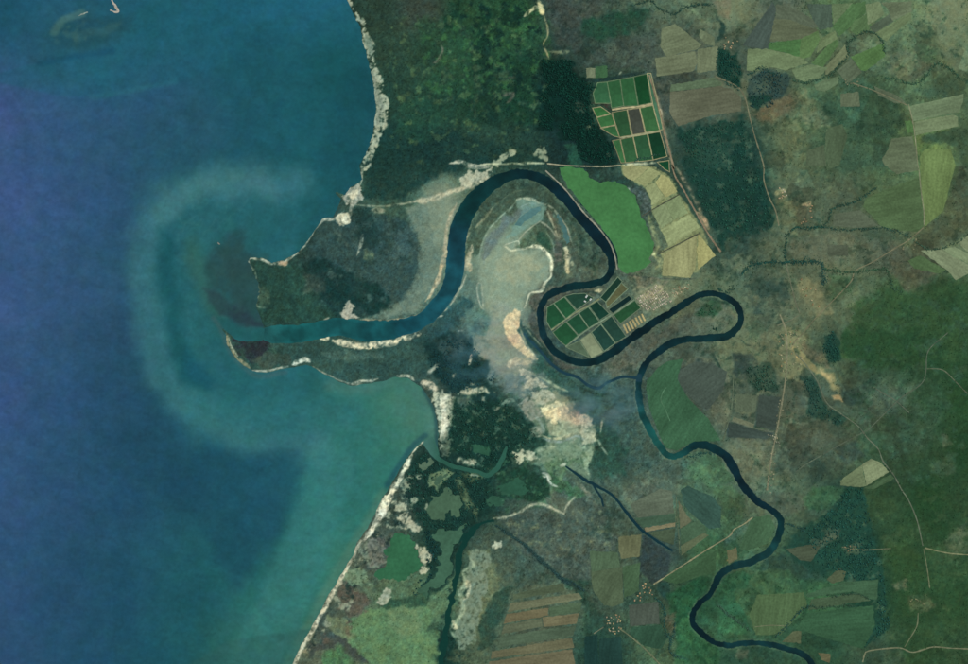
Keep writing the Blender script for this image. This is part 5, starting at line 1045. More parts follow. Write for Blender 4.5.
cw = 0.6 + 2.2 * np.clip((275 - GX) / 15, 0, 1) * np.clip((GY - 262) / 8, 0, 1) * np.clip((332 - GY) / 6, 0, 1)
sd_land = sdist(GX + cw * WXN, GY + cw * WYN, COAST) + .35 * cw * FINE
near = np.abs(sd_land) < 6
hgt = np.clip(sd_land * 1.4, -4, 3.0)
rd = linedist(GX + .75 * WXN, GY + .75 * WYN, RIV, 14) + .35 * MOT + .3 * FINE
hgt = np.minimum(hgt, np.clip(rd * 2.2, -4, 3.0))
for l, c, p in CRK:
    kw = 2.2 if c == (14,56,46) else .9 if c == (44,90,72) else .5
    cd = linedist(GX + kw * WXN, GY + kw * WYN, p, 5)
    hgt = np.minimum(hgt, np.clip(cd * 2.2, -3, 3.0))
for i_, (l, c, p) in enumerate(LAGOONS):
    s = local(p, 6)
    lw = 3.0 if i_ in range(1, 9) else 1.4 if i_ else .9
    d = -sdist(GX[s] + lw * WXN[s] + .9 * lw * MOT[s], GY[s] + lw * WYN[s] - .9 * lw * MOT[s], p) + .3 * lw * FINE[s]
    hgt[s] = np.minimum(hgt[s], np.clip(d * 2.0, -2, 3.0))

C = idw(GX, GY, BASE)
for col, fe, wa, op, mo, poly in PATCH:
    s = local(poly, fe + wa + 2)
    if GX[s].size == 0: continue
    d = sdist(GX[s] + wa * .8 * WXN[s], GY[s] + wa * .8 * WYN[s], poly)
    w = np.clip(d / fe + .5, 0, 1); w = w * w * (3 - 2 * w) * op
    w = w * np.clip(1 + mo * 1.6 * MOT[s], 0, 1.25)
    w = np.clip(w, 0, 1)[..., None]
    C[s] = C[s] * (1 - w) + np.array(col, float) * w

def stroke(col, fe, pts, wd, op, rag=1.0):
    global C
    p = smooth_line(np.array([(x, y, wd) for x, y in pts]), 1.2)
    k = np.linspace(0, 1, len(p))
    sd = int(pts[0][0] * 7 + pts[0][1] * 13) % 997
    var = 1 + .45 * vnoise(k * len(p) * 1.2, 0 * k, 4.5, 70 + sd % 5) + .25 * vnoise(k * len(p) * 1.2, 0 * k + sd, 2.0, 77)
    p[:, 2] *= np.clip(var * np.minimum(1, .35 + 5 * np.minimum(k, 1 - k)), .2, 1.6)
    s = local(p[:, :2], wd + fe + 4)
    sx, sy = GX[s], GY[s]
    if sx.size == 0: return
    jx, jy = .28 * wd ** .7 * rag * WXN[s], .28 * wd ** .7 * rag * WYN[s]
    d = linedist(sx + jx, sy + jy, p, fe + 4) + rag * .3 * wd ** .6 * (MOT[s] * .9 + FINE[s] * .9)
    w = np.clip(.55 - d / fe * .6, 0, 1); w = w * w * (3 - 2 * w) * op
    w = w * np.clip(.82 + .5 * MOT[s] + .35 * FINE[s], .15, 1)
    tone = 1 + .10 * FINE[s] + .08 * MOT[s]
    w = np.clip(w, 0, 1)[..., None]
    C[s] = C[s] * (1 - w) + np.array(col, float) * tone[..., None] * w
for col, nz, th, op, fe, poly in MARSH:
    s = local(poly, fe + 4)
    d_ = sdist(GX[s] + 3 * WXN[s], GY[s] + 3 * WYN[s], poly)
    w = np.clip(d_ / fe + .5, 0, 1)
    nn = fbm(GX[s], GY[s], nz, int(nz * 7 + poly[0][0]) % 60 + 120, 4, .6)
    t = np.clip((nn - th) / .45, 0, 1); w = (w * t * t * (3 - 2 * t) * op)[..., None]
    C[s] = C[s] * (1 - w) + np.array(col, float) * w
for col, fe, pts, wd, op in DARKLINE: stroke(col, fe, pts, wd, op, .5)
# river banks: reeds on the inside, a thin pale rim where the photograph shows one
bank = np.clip(1 - np.abs(rd - .8) / 1.2, 0, 1) * (GX > 480)
w = (bank * .45 * np.clip(.7 + MOT2, 0, 1))[..., None]
C = C * (1 - w) + np.array([88, 98, 84.]) * w
for col, fe, wa, op, mo, poly in BLOB:
    s = local(poly, fe + wa + 3)
    d_ = sdist(GX[s] + wa * .9 * WXN[s], GY[s] + wa * .9 * WYN[s], poly) + wa * .45 * (MOT[s] + .8 * FINE[s])
    w = np.clip(d_ / fe + .5, 0, 1); w = w * w * (3 - 2 * w) * op * np.clip(1 + mo * (1.3 * MOT[s] + 1.0 * FINE[s]), .1, 1)
    w = w[..., None]
    C[s] = C[s] * (1 - w) + np.array(col, float) * (1 + .09 * FINE[s])[..., None] * w
for col, fe, pts, wd, op in SANDLINE: stroke(col, fe, pts, wd, op)
lum = C.mean(-1, keepdims=True)
C = C + (C.mean(-1, keepdims=True) - C) * .10
wb = np.clip((lum - 95) / 25, 0, 1)
C = C * (np.array([.955, 1.035, .955]) * (1 - wb) + np.array([.968, 1.02, .965]) * wb) * (.9 + .2 * np.clip((lum - 45) / 55, 0, 1))
C = np.clip(C, 0, 255)
def cells(x, y, size, seed):
    """random values per four-sided parcel and how near its edge lies"""
    r = np.random.default_rng(seed); tab = r.uniform(0, 1, (128, 128, 5))
    u, v = x / size + 400, y / size + 400
    i0, j0 = np.floor(u).astype(int), np.floor(v).astype(int)
    best = np.full(x.shape, 9e9); sec = np.full(x.shape, 9e9); val = np.zeros(x.shape); val2 = np.zeros(x.shape)
    a0 = .35 + .5 * vnoise(x, y, 120, seed + 400)
    ca, sa = np.cos(a0), np.sin(a0)
    for dj in (-1, 0, 1):
        for di in (-1, 0, 1):
            t = tab[(j0 + dj) % 128, (i0 + di) % 128]
            ex, ey = i0 + di + .15 + .7 * t[..., 0] - u, j0 + dj + .15 + .7 * t[..., 1] - v
            dd = np.maximum(np.abs(ex * ca + ey * sa), np.abs(-ex * sa + ey * ca) * 1.35)
            m = dd < best
            sec = np.where(m, best, np.minimum(sec, dd))
            best = np.where(m, dd, best); val = np.where(m, t[..., 2], val); val2 = np.where(m, t[..., 3], val2)
    return val * 2 - 1, val2 * 2 - 1, np.clip(1 - (sec - best) * size / 1.6, 0, 1)
pv, ph, pe = cells(GX + .9 * WXN, GY + .9 * WYN, 24, 5)
pv2, ph2, pe2 = cells(GX + .7 * WXN, GY + .7 * WYN, 11, 6)
farm = np.clip((GX - 640) / 40, 0, 1) * np.clip(.5 + 1.4 * fbm(GX, GY, 70, 91, 2), .15, 1)
farm = farm * np.clip((C.sum(-1) - 130) / 60, .2, 1)
dry_w = np.clip((C.mean(-1) - 52) / 14, 0, 1) * np.clip((108 - C.mean(-1)) / 14, 0, 1) * np.clip((GX - 480) / 60, 0, 1)
VM = np.clip(1 - np.maximum.reduce([GX - 975, 195 - GX, GY - 672, -8 - GY, 0 * GX]) / 40, 0, 1)   # mesh too coarse for fine grain far away
dry_w = dry_w * VM
reg = np.clip(.55 + 1.2 * fbm(GX, GY, 45, 201, 3), .1, 1)
scr = np.clip((fbm(GX, GY, 7, 203, 4, .62) - .30) / .16, 0, 1) * dry_w * reg
C = C * (1 - scr[..., None] * np.array([.24, .17, .18]))
soil = np.clip((fbm(GX, GY, 9, 207, 4, .65) - .36) / .16, 0, 1) * dry_w * np.clip(1.3 - reg, .1, 1)
C = C * (1 + soil[..., None] * np.array([.13, .13, .11]))
edge = np.clip((fbm(GX, GY, 20, 211, 4, .6)) / .05, -1, 1) * dry_w
C = C * (1 + .045 * edge[..., None])
GRIT = np.random.default_rng(3).normal(0, 1, GX.shape)
calm = 1 - .75 * np.clip((C.mean(-1) - 92) / 30, 0, 1)
calm = calm * (1 - .42 * np.clip((GX - 640) / 60, 0, 1))
br = 1 + calm * (.09 * MOT + .05 * MOT2 + .11 * FINE + .07 * GRIT) + farm * (.11 * pv + .06 * pv2 - .09 * pe * np.clip(MOT2 + .7, 0, 1) - .04 * pe2)
hue = .55 * fbm(GX, GY, 14, 15, 3) + .7 * fbm(GX, GY, 4, 17, 2) + farm * (.6 * ph + .5 * ph2)
hue = hue * (.35 + .65 * calm) * VM
br = 1 + (br - 1) * VM
Cl = lin(C * br[..., None] * np.stack([1 + .065 * hue, 1 + 0 * hue, 1 - .05 * hue], -1))
under = (hgt < -.2)[..., None]
hgt = hgt + np.where(hgt > 2.5, .25 * MOT + .1 * FINE, 0)
hgt = np.where((GX < 346) & (sd_land < -30), -8, hgt)

ny, nx = GX.shape
V = np.stack([wx(GX), wy(GY), hgt], -1).reshape(-1, 3)
idx = np.arange(ny * nx).reshape(ny, nx)
Fq = np.stack([idx[1:, :-1], idx[1:, 1:], idx[:-1, 1:], idx[:-1, :-1]], -1).reshape(-1, 4)
keep = (hgt.reshape(-1)[Fq] > -3.5).any(1)
Fq = Fq[keep]
used = np.zeros(len(V), bool); used[Fq.ravel()] = True
remap = np.cumsum(used) - 1
land = mesh_obj('land', V[used], remap[Fq], MAT_LAND, col=Cl.reshape(-1, 3)[used])
land.data.polygons.foreach_set('use_smooth', np.ones(len(Fq), bool))
tag(land, 'green and grey coastal plain with marsh, scrub and sandy shores', 'land', kind='structure')

# ---------------------------------------------------------------- sea
SEA = []
for e in ('0,10:28,82,106 60,60:34,88,108 100,75:30,92,108 150,30:30,92,110 220,30:28,90,112 300,18:32,96,122 335,8:32,96,118 250,60:26,82,98 '
 '330,60:22,84,92 360,90:20,72,84 300,130:28,92,108 250,130:28,82,102 200,130:38,80,104 0,110:66,86,142 50,110:56,88,136 100,110:50,84,126 150,100:42,82,116 '
 '0,200:64,88,144 50,200:56,86,134 100,200:48,82,124 128,230:42,76,112 170,250:32,92,106 200,220:38,94,104 180,320:28,88,98 200,380:26,88,102 '
 '230,400:30,96,106 215,290:46,94,86 205,250:40,96,96 240,230:32,90,96 290,210:28,88,100 320,180:28,88,100 345,160:22,76,88 270,240:26,84,94 '
 '300,390:36,98,106 260,400:32,100,108 340,410:50,115,112 390,400:60,120,108 415,400:72,126,108 422,430:70,116,100 350,450:46,112,110 380,460:50,116,108 '
 '320,500:45,110,110 300,480:40,105,110 340,520:48,118,112 310,560:48,112,112 335,560:62,122,106 300,600:54,116,106 260,600:42,108,108 240,640:46,102,98 '
 '285,640:58,110,96 220,664:40,96,94 270,470:28,86,106 250,500:28,80,100 270,530:30,88,102 230,560:28,86,98 200,600:26,80,96 180,650:28,84,96 '
 '0,300:62,88,140 50,300:54,86,130 100,300:48,80,118 125,330:40,72,106 0,400:60,86,138 60,400:46,82,124 120,400:36,72,104 150,430:30,70,96 0,500:52,84,130 '
 '60,500:44,80,118 120,500:34,74,106 180,480:28,70,96 0,600:48,80,122 60,600:38,76,110 120,600:30,74,102 150,650:28,78,98 0,660:45,78,116 90,660:34,76,106 '
 '-120,100:66,88,146 -120,400:62,88,142 -120,650:52,82,124 300,330:26,86,88 240,330:30,90,90 200,330:34,92,92 300,250:30,80,88 -60,0:30,80,106').split():
    a, b = e.split(':'); SEA.append(tuple(float(v) for v in a.split(',')) + tuple(float(v) for v in b.split(',')))
sxs = axis(-9000, -4, 446, 450, 1.6, 3); sys_ = axis(-9000, -4, 668, 10000, 1.6, 6)
SX, SY = np.meshgrid(sxs, sys_)
SC = idw(SX, SY, SEA, 3.0, 26) * np.array([.97, .99, .91])
n1 = fbm(SX, SY, 30, 21, 4); n2 = fbm(SX, SY, 30, 22, 4)
def sea_stroke(col, pts, wd, fe, op, warp=3):
    global SC
    p = smooth_line(np.array([(x, y, wd) for x, y in pts]), 4)
    d = linedist(SX + warp * n1, SY + warp * n2, p, fe + wd)
    w = np.clip(1 - np.maximum(d, 0) / fe, 0, 1); w = (w * w * (3 - 2 * w) * op)[..., None]
    SC = SC * (1 - w) + np.array(col, float) * w
def sea_patch(col, poly, fe, op, warp=3):
    global SC
    d = sdist(SX + warp * n1, SY + warp * n2, poly)
    w = np.clip(d / fe + .5, 0, 1); w = (w * w * (3 - 2 * w) * op)[..., None]
    SC = SC * (1 - w) + np.array(col, float) * w
# silty plume round the mouth
RING = R('300,182 262,181 232,180 200,184 172,194 153,212 145,238 144,268 147,302 151,337 160,370 179,398 206,420 238,436 272,445 310,448')
sea_patch((40,100,104), RING, 26, .55, 7)
sea_stroke((58,112,115), RING, 8, 24, .68, 7)
fil = np.clip(1 - np.abs(fbm(SX + 4 * n1, SY + 4 * n2, 26, 251, 4)) / .10, 0, 1) * np.clip(sdist(SX, SY, R('150,200 190,178 260,178 320,200 330,240 260,235 215,245 205,300 215,345 240,380 330,390 430,392 425,435 380,490 330,590 270,640 262,600 310,500 300,455 240,440 180,405 150,350 142,270')) / 25, 0, 1) * .22
SC = SC * (1 - fil[..., None]) + np.array([70, 122, 118.]) * fil[..., None]
sea_stroke((68,120,120), R('270,188 240,182 205,187 178,198 158,214'), 5, 16, .6, 4)
sea_stroke((56,112,110), R('176,396 200,414 226,430 256,440'), 1, 14, .35, 4)
sea_stroke((46,108,106), R('205,405 250,425 300,420 345,412'), 14, 26, .55, 6)
sea_patch((22,80,84), R('160,228 176,236 178,280 183,330 195,365 212,390 188,386 170,350 162,300 156,262'), 18, .75, 4)
sea_patch((20,78,92), R('186,345 205,365 222,385 206,388 190,372'), 14, .5, 4)
sea_patch((48,94,84), R('190,236 206,262 218,292 240,318 226,324 206,312 194,286 184,256'), 14, .75, 4)
sea_patch((34,88,86), R('206,316 240,318 262,326 330,326 330,342 262,342 236,338 222,332'), 7, .85, 1.5)
sea_patch((38,74,76), R('212,246 232,238 262,262 262,300 246,312 226,302 212,286 203,270'), 14, .55, 9)
sea_patch((48,72,70), R('222,258 244,256 258,270 250,286 232,280'), 8, .5, 9)
sea_patch((34,92,92), R('236,270 250,282 256,304 244,300 232,286'), 8, .6, 4)
sea_patch((40,72,68), R('228,262 262,255 272,290 268,328 246,324 234,300'), 14, .8, 7)
sea_patch((40,54,62), R('228,298 235,300 246,310 258,318 275,323 264,327 246,326 236,323 229,314'), 9, .7, 6)
sea_patch((38,70,68), R('205,262 226,246 250,250 250,262 232,270 222,290 208,286'), 14, .5, 8)
sea_patch((40,58,64), R('203,290 214,290 228,300 232,314 222,312 210,302'), 6, .6, 6)
sea_patch((46,70,72), R('256,312 290,318 312,320 300,327 268,326'), 5, .6, 3)
shoal = np.clip((fbm(SX, SY, 9, 241, 4, .6) + .15) / .5, 0, 1) * np.clip(sdist(SX + 8 * n1, SY + 8 * n2, R('200,262 218,242 240,238 262,250 270,290 268,328 250,326 232,320 216,310 204,292')) / 20 + .25, 0, 1) * .55
SC = SC * (1 - shoal[..., None]) + np.array([42, 76, 72.]) * shoal[..., None]
sea_patch((33,88,86), R('226,331 262,327 330,326 330,342 262,342 240,339'), 5, .9, 1)
sea_stroke((66,96,94), R('214,318 222,330 230,352 242,368 258,376 285,373'), .6, 4, .55, 2)
sea_stroke((72,118,104), R('332,384 360,391 396,384 418,394 430,412 432,436'), 2, 10, .6, 3)
sea_patch((70,120,102), R('386,396 412,390 426,408 424,430 404,424 388,410'), 16, .5, 5)
sea_stroke((40,74,76), R('424,391 432,404 436.5,420 437,446'), 1.2, 3, .7, .6)
sea_stroke((30,72,78), R('426,436 412,447 402,462 388,484'), 1.6, 4, .6, 1)
sea_stroke((78,120,96), R('384,492 370,518 352,548 334,580 312,618 290,660 280,690'), 1.5, 8, .6, 2)
sea_stroke((54,118,110), R('330,462 322,500 308,545 290,590 262,640 246,690'), 34, 14, .62, 3)
sea_patch((26,70,86), R('196,448 250,450 296,456 304,468 294,500 270,546 240,590 214,560 196,500'), 22, .5, 5)
sea_patch((30,82,96), R('240,480 285,478 280,520 255,545 235,530'), 22, .4, 6)
sea_patch((44,92,84), R('190,664 228,640 312,628 290,690 180,690'), 4, .5, 1)
# edge lines of the clearer northern water and the reef shoal
sea_patch((30,94,112), R('240,-20 352,-20 352,2 318,10 262,22 240,24'), 5, .45, .6)
sea_patch((32,92,106), R('-40,74 0,72 60,60 130,44 230,28 230,60 180,82 100,98 60,96'), 4, .4, 1)
sea_stroke((44,106,116), R('92,98 130,91 175,82'), .6, 5, .4, .6)
sea_stroke((22,72,92), R('40,64 80,56 112,51'), 1, 5, .5, 1)
sea_patch((32,76,84), R('40,34 58,20 86,12 104,20 128,16 128,34 108,46 76,50 48,48'), 14, .75, 9)
reef = np.clip((fbm(SX, SY, 7, 37, 3) - .1) / .5, 0, 1) * np.clip(sdist(SX, SY, R('46,30 62,18 86,12 104,20 126,18 124,34 108,44 76,48 52,46')) / 8, 0, 1) * .55
SC = SC * (1 - reef[..., None]) + np.array([58, 96, 92.]) * reef[..., None]
sea_stroke((72,112,104), R('53,32 60,22 72,17 82,14'), 3, 5, .7, 2)
sea_stroke((52,94,92), R('78,38 90,32 104,34 114,28'), 3, 5, .5, 4)
SCf = SC * (1 + .03 * fbm(SX, SY, 12, 31, 3) + .028 * fbm(SX, SY, 3.2, 33, 2) + .03 * fbm(SX * .35 + SY * .2, SY - SX * .35, 3.5, 39, 3))[..., None] * (1 + np.stack([.05 * fbm(SX, SY, 9, 35, 3), .0 * SX, .03 * fbm(SX, SY, 9, 36, 3)], -1))
ny2, nx2 = SX.shape
Vs = np.stack([wx(SX), wy(SY), np.full(SX.shape, -.06)], -1).reshape(-1, 3)
idx = np.arange(ny2 * nx2).reshape(ny2, nx2)
Fs = np.stack([idx[1:, :-1], idx[1:, 1:], idx[:-1, 1:], idx[:-1, :-1]], -1).reshape(-1, 4)
sea = mesh_obj('sea', Vs, Fs, MAT_SEA, col=lin(np.clip(SCf, 0, 255)).reshape(-1, 3))
tag(sea, 'deep blue sea turning teal in the silty plume round the mouth', 'sea', kind='structure')

# ---------------------------------------------------------------- river and creeks
def ribbon(name, line, extra, z, colf, label, cat):
    p = np.asarray(line, float)
    if name == 'creek':
        a, b = p[0].copy(), p[-1].copy()
        a[:2] += (p[0] - p[1])[:2] / np.linalg.norm((p[0] - p[1])[:2]) * 3.5; b[:2] += (p[-1] - p[-2])[:2] / np.linalg.norm((p[-1] - p[-2])[:2]) * 3.5
        p = np.vstack([a, p, b])
    t = np.gradient(p[:, :2], axis=0); t /= np.linalg.norm(t, axis=1)[:, None] + 1e-9
    n = np.stack([-t[:, 1], t[:, 0]], 1)
    K = np.linspace(-1, 1, 9)
    vs, cs = [], []
    for i in range(len(p)):
        for k in K:
            q = p[i, :2] + n[i] * (p[i, 2] / 2 + extra) * k
            vs.append((float(wx(q[0])), float(wy(q[1])), z)); cs.append(colf(q[0], q[1], abs(k)))
    m = len(K); f = []
    for i in range(len(p) - 1):
        for k in range(m - 1):
            a = i * m + k
            f.append((a, a + m, a + m + 1, a + 1))
    o = mesh_obj(name, np.array(vs), np.array(f), MAT_RIVER, col=np.array([lin(c) for c in cs]))
    return tag(o, label, cat, kind='structure')
RCP = [(262,334,33,86,86),(300,334,24,84,84),(340,328,24,82,84),(380,330,22,78,82),(410,325,20,72,82),(430,312,24,76,86),(452,280,24,74,84),(457,245,20,64,74),
 (470,205,18,56,66),(500,180,18,52,62),(530,174,14,46,60),(565,198,14,42,60),(600,238,14,40,58),(611,265,14,44,58),(590,284,18,54,66),(550,295,18,48,62),(541,315,16,44,60),(560,355,16,46,60),(600,360,16,46,58),(650,325,12,38,50),
 (700,294,16,44,56),(738,310,16,42,54),(730,334,20,48,58),(690,339,16,46,58),(650,358,14,44,60),(638,390,24,62,78),(645,420,36,80,92),(660,445,48,90,98),(675,456,40,80,90),(700,444,18,52,66),(735,470,16,44,62),
 (765,506,16,44,62),(780,525,20,54,66),(765,552,38,66,78),(740,564,34,62,74),(715,585,14,42,54),(695,610,12,38,52),(705,636,14,40,54),(740,644,30,60,74),(790,650,26,52,64),(812,664,20,44,56)]
RCA = np.array(RCP, float)
RCA[:, 2:] *= np.where(RCA[:, :1] > 468, np.array([[.5, .86, .70]]), np.array([[.9, .96, .93]]))
def rcol(x, y, k):
    w = 1 / ((RCA[:, 0] - x) ** 2 + (RCA[:, 1] - y) ** 2 + 60) ** 1.8
    return (RCA[:, 2:] * w[:, None]).sum(0) / w.sum() * (1 + .22 * float(fbm(np.array(x), np.array(y), 9, 301, 4)) + (.10 if k > .7 else 0))
ribbon('river', RIV, 2.6, 0.0, rcol, 'dark winding river looping across the plain to the sea', 'river')
for i, (l, c, p) in enumerate(CRK):
    ribbon('creek', p, 2.4, .06 + .02 * i, lambda x, y, k, c=c: np.array(c, float) * (1 - max(0, min(1, (442 - x) / 14)) * (y < 470)) + np.array([66, 112, 98.]) * max(0, min(1, (442 - x) / 14)) * (y < 470), l, 'creek')

def poly_area(p):
    a = np.array(p); x, y = a[:, 0], a[:, 1]
    return .5 * np.sum(x * np.roll(y, -1) - np.roll(x, -1) * y)
def orient(p):               # counter-clockwise seen from above (map y runs down)
    p = [tuple(map(float, q)) for q in p]
    return p if poly_area(p) < 0 else p[::-1]
def inset(p, d):
    """shrink (d>0) a polygon wound by orient()"""
    p = np.array(p); n = len(p); out = []
    for i in range(n):
        a, b, c = p[i - 1], p[i], p[(i + 1) % n]
        u = (b - a) / (np.linalg.norm(b - a) + 1e-9); v = (c - b) / (np.linalg.norm(c - b) + 1e-9)
        nu = np.array([u[1], -u[0]]); nv = np.array([v[1], -v[0]])
        m = nu + nv; L = m @ m
        m = m / max(L, .5) * 2
        out.append(tuple(b + m * d))
    return out
def rough_edge(p, step, amp, seed):
    r = np.random.default_rng(seed); out = []
    n = len(p)
    for i in range(n):
        a = np.array(p[i]); b = np.array(p[(i + 1) % n]); L = np.linalg.norm(b - a)
        k = max(1, int(L / step))
        for j in range(k):
            q = a + (b - a) * j / k
            out.append(tuple(q + r.normal(0, amp, 2)))
    return out
def slab(name, poly, z0, z1, mat, parent=None, rot=0.0, ox=None, oy=None):
    """closed prism, local axes turned by rot degrees"""
    p = np.array(poly)
    cx, cy = (p[:, 0].mean(), p[:, 1].mean()) if ox is None else (ox, oy)
    X = wx(p[:, 0]) - wx(cx); Y = wy(p[:, 1]) - wy(cy)
    a = math.radians(-rot); ca, sa = math.cos(a), math.sin(a)
    lx, ly = X * ca - Y * sa, X * sa + Y * ca
    n = len(p)
    vs = [(x, y, z1) for x, y in zip(lx, ly)] + [(x, y, z0) for x, y in zip(lx, ly)]
    f = [tuple(range(n))] + [(i, i + n, (i + 1) % n + n, (i + 1) % n) for i in range(n)]
    o = mesh_obj(name, vs, f, mat, parent)
    o.location = (float(wx(cx)), float(wy(cy)), 0); o.rotation_euler = (0, 0, math.radians(rot))
    return o

for i, (l, c, p) in enumerate(LAGOONS):
    q = inset(orient(p), -5.0)
    o = mesh_obj('lagoon', [(float(wx(x)), float(wy(y)), -.03 + .003 * i) for x, y in q], [tuple(range(len(q)))], MAT_POND)
    o.color = (*lin(c), 1)
    tag(o, l, 'lagoon', kind='structure')

# ---------------------------------------------------------------- roads
for i, (l, c, w_, pts) in enumerate(ROADS):
    p = smooth_line(pts, 2.2)
    r = np.random.default_rng(900 + i)
    t = np.gradient(p, axis=0); t /= np.linalg.norm(t, axis=1)[:, None] + 1e-9
    n = np.stack([-t[:, 1], t[:, 0]], 1)
    hw = w_ / 2 * (1 + r.normal(0, .22, len(p)))
    L_ = p + n * hw[:, None]; R_ = p - n * hw[:, None]
    vs, f = [], []
    z1 = 3.95 + .02 * i
    cx, cy = p.mean(0)
    for a, b in zip(L_, R_):
        for q, z in ((a, 2.2), (a, z1), (b, z1), (b, 2.2)):
            vs.append((float(wx(q[0]) - wx(cx)), float(wy(q[1]) - wy(cy)), z))
    for k in range(len(p) - 1):
        for e in range(3):
            a = k * 4 + e; f.append((a, a + 1, a + 5, a + 4))
    o = mesh_obj('road', vs, f, MAT_ROAD)
    o.location = (float(wx(cx)), float(wy(cy)), 0)
    o.color = (*lin(c), 1)
    tag(o, l, 'road', kind='structure')

# ---------------------------------------------------------------- fields
for i, (l, c, ang, p) in enumerate(FIELDS):
    pm = np.mean(p, axis=0)
    grow_ = .95 if (pm[0] > 720 and pm[1] < 115) else .42 if (620 < pm[0] < 720 and 160 < pm[1] < 280) else 0 if (490 < pm[0] < 585 and pm[1] > 570) else .35
    q = rough_edge(inset(orient(p), -grow_), 2.2, .25, 300 + i)
    o = slab('crop_field', q, 2.0, 3.6 + .012 * (i % 24), MAT_FIELD, rot=-ang if False else ang)
    li, lj = np.searchsorted(xs, pm[0]), np.searchsorted(ys, pm[1])
    near_c = C[max(lj - 12, 0):lj + 12, max(li - 12, 0):li + 12].mean((0, 1)) if 0 < pm[1] < 664 and pm[0] < 966 else np.array(c, float)
    mixw = .4 if (pm[0] > 690 and pm[1] > 480) else .15
    c = np.array(c, float) * (1 - mixw) + near_c * mixw; c = (c + (c.mean() - c) * .14) * np.array([.96, 1.015, .95])
    o.color = (*lin(c), 1)
    tag(o, l, 'field', 'fields of the coastal plain')

# ---------------------------------------------------------------- ponds
for i, (l, c, dk, p) in enumerate(PONDS):
    p = orient(p)
    cx, cy = np.mean(p, axis=0)
    root = bpy.data.objects.new('fish_pond', None); COL.objects.link(root)
    root.location = (float(wx(cx)), float(wy(cy)), 0)
    tag(root, l, 'pond', 'ponds of the fish farm')
    o_ = rough_edge(inset(p, -.42), 3, .08, 700 + i)
    in_ = [tuple(q) for q in inset(o_, .68)]
    n = len(o_)
    vs = []
    for ring, z in ((o_, 2.0), (o_, 4.3 + .015 * i), (in_, 4.3 + .015 * i), (in_, 2.6)):
        vs += [(float(wx(x) - wx(cx)), float(wy(y) - wy(cy)), z) for x, y in ring]
    f = []
    for k in range(n):
        k2 = (k + 1) % n
        for e in range(3):
            f.append((e * n + k, e * n + k2, (e + 1) * n + k2, (e + 1) * n + k))
    b = mesh_obj('embankment', vs, f, MAT_BANK, root)
    b.color = (*lin(np.array(dk) * np.random.default_rng(i).uniform(.85, 1.1)), 1)
    wq = inset(p, .3)
    wt = mesh_obj('pond_water', [(float(wx(x) - wx(cx)), float(wy(y) - wy(cy)), 3.7) for x, y in wq], [tuple(range(len(wq)))], MAT_POND, root)
    wt.color = (*lin(np.array(c) * np.array([.93, .93, .86])), 1)

# raceways: narrow tan tanks in a row by the village
rw = C6('556,388 572,438'); 
a0, a1 = np.array(C6('556,396 580,446')); b0, b1 = np.array(C6('684,320 706,362'))
ORD = ['first', 'second', 'third', 'fourth', 'fifth', 'sixth', 'seventh']
for k in range(7):
    t0, t1 = k / 7 + .025, (k + 1) / 7 - .045
    q = [tuple(a0 + (b0 - a0) * t0), tuple(a0 + (b0 - a0) * t1), tuple(a1 + (b1 - a1) * t1), tuple(a1 + (b1 - a1) * t0)]
    o = slab('raceway', rough_edge(orient(q), 2, .1, 60 + k), 2.0, 4.0, MAT_FIELD, rot=120)
    o.color = (*lin((178, 164, 112)), 1)
    tag(o, ORD[k] + ' narrow tan raceway basin from the west, in the row by the village', 'basin', 'raceways by the village')

# ---------------------------------------------------------------- houses
def house_mesh(w, d, h, rf):
    vs = [(-w, -d, -1), (w, -d, -1), (w, d, -1), (-w, d, -1), (-w, -d, h), (w, -d, h), (w, d, h), (-w, d, h)]
    e = .8
    vs += [(-w - e, -d - e, h - .3), (w + e, -d - e, h - .3), (w + e, d + e, h - .3), (-w - e, d + e, h - .3), (-w - e, 0, h + rf), (w + e, 0, h + rf)]
    f = [(0, 1, 5, 4), (1, 2, 6, 5), (2, 3, 7, 6), (3, 0, 4, 7), (8, 9, 13, 12), (10, 11, 12, 13), (9, 10, 13), (11, 8, 12), (11, 10, 9, 8)]
    me = bpy.data.meshes.new('house'); me.from_pydata(vs, [], f); me.update()
    me.materials.append(MAT_WALL); me.materials.append(MAT_ROOF)
    for k, pl in enumerate(me.polygons): pl.material_index = 1 if k >= 4 else 0
    return me
def TONE(c):
    return 'cream' if c[0] > .42 else 'tan' if c[0] > .3 else 'brown' if c[0] > c[1] * 1.12 else 'grey'
HM = [house_mesh(5.5, 4, 3, 2), house_mesh(7, 4.5, 3.2, 2.4), house_mesh(9, 5, 3.6, 2.6)]
hr = np.random.default_rng(44)
def pip(x, y, poly):
    return bool(sdist(np.array([x]), np.array([y]), poly)[0] > 0)
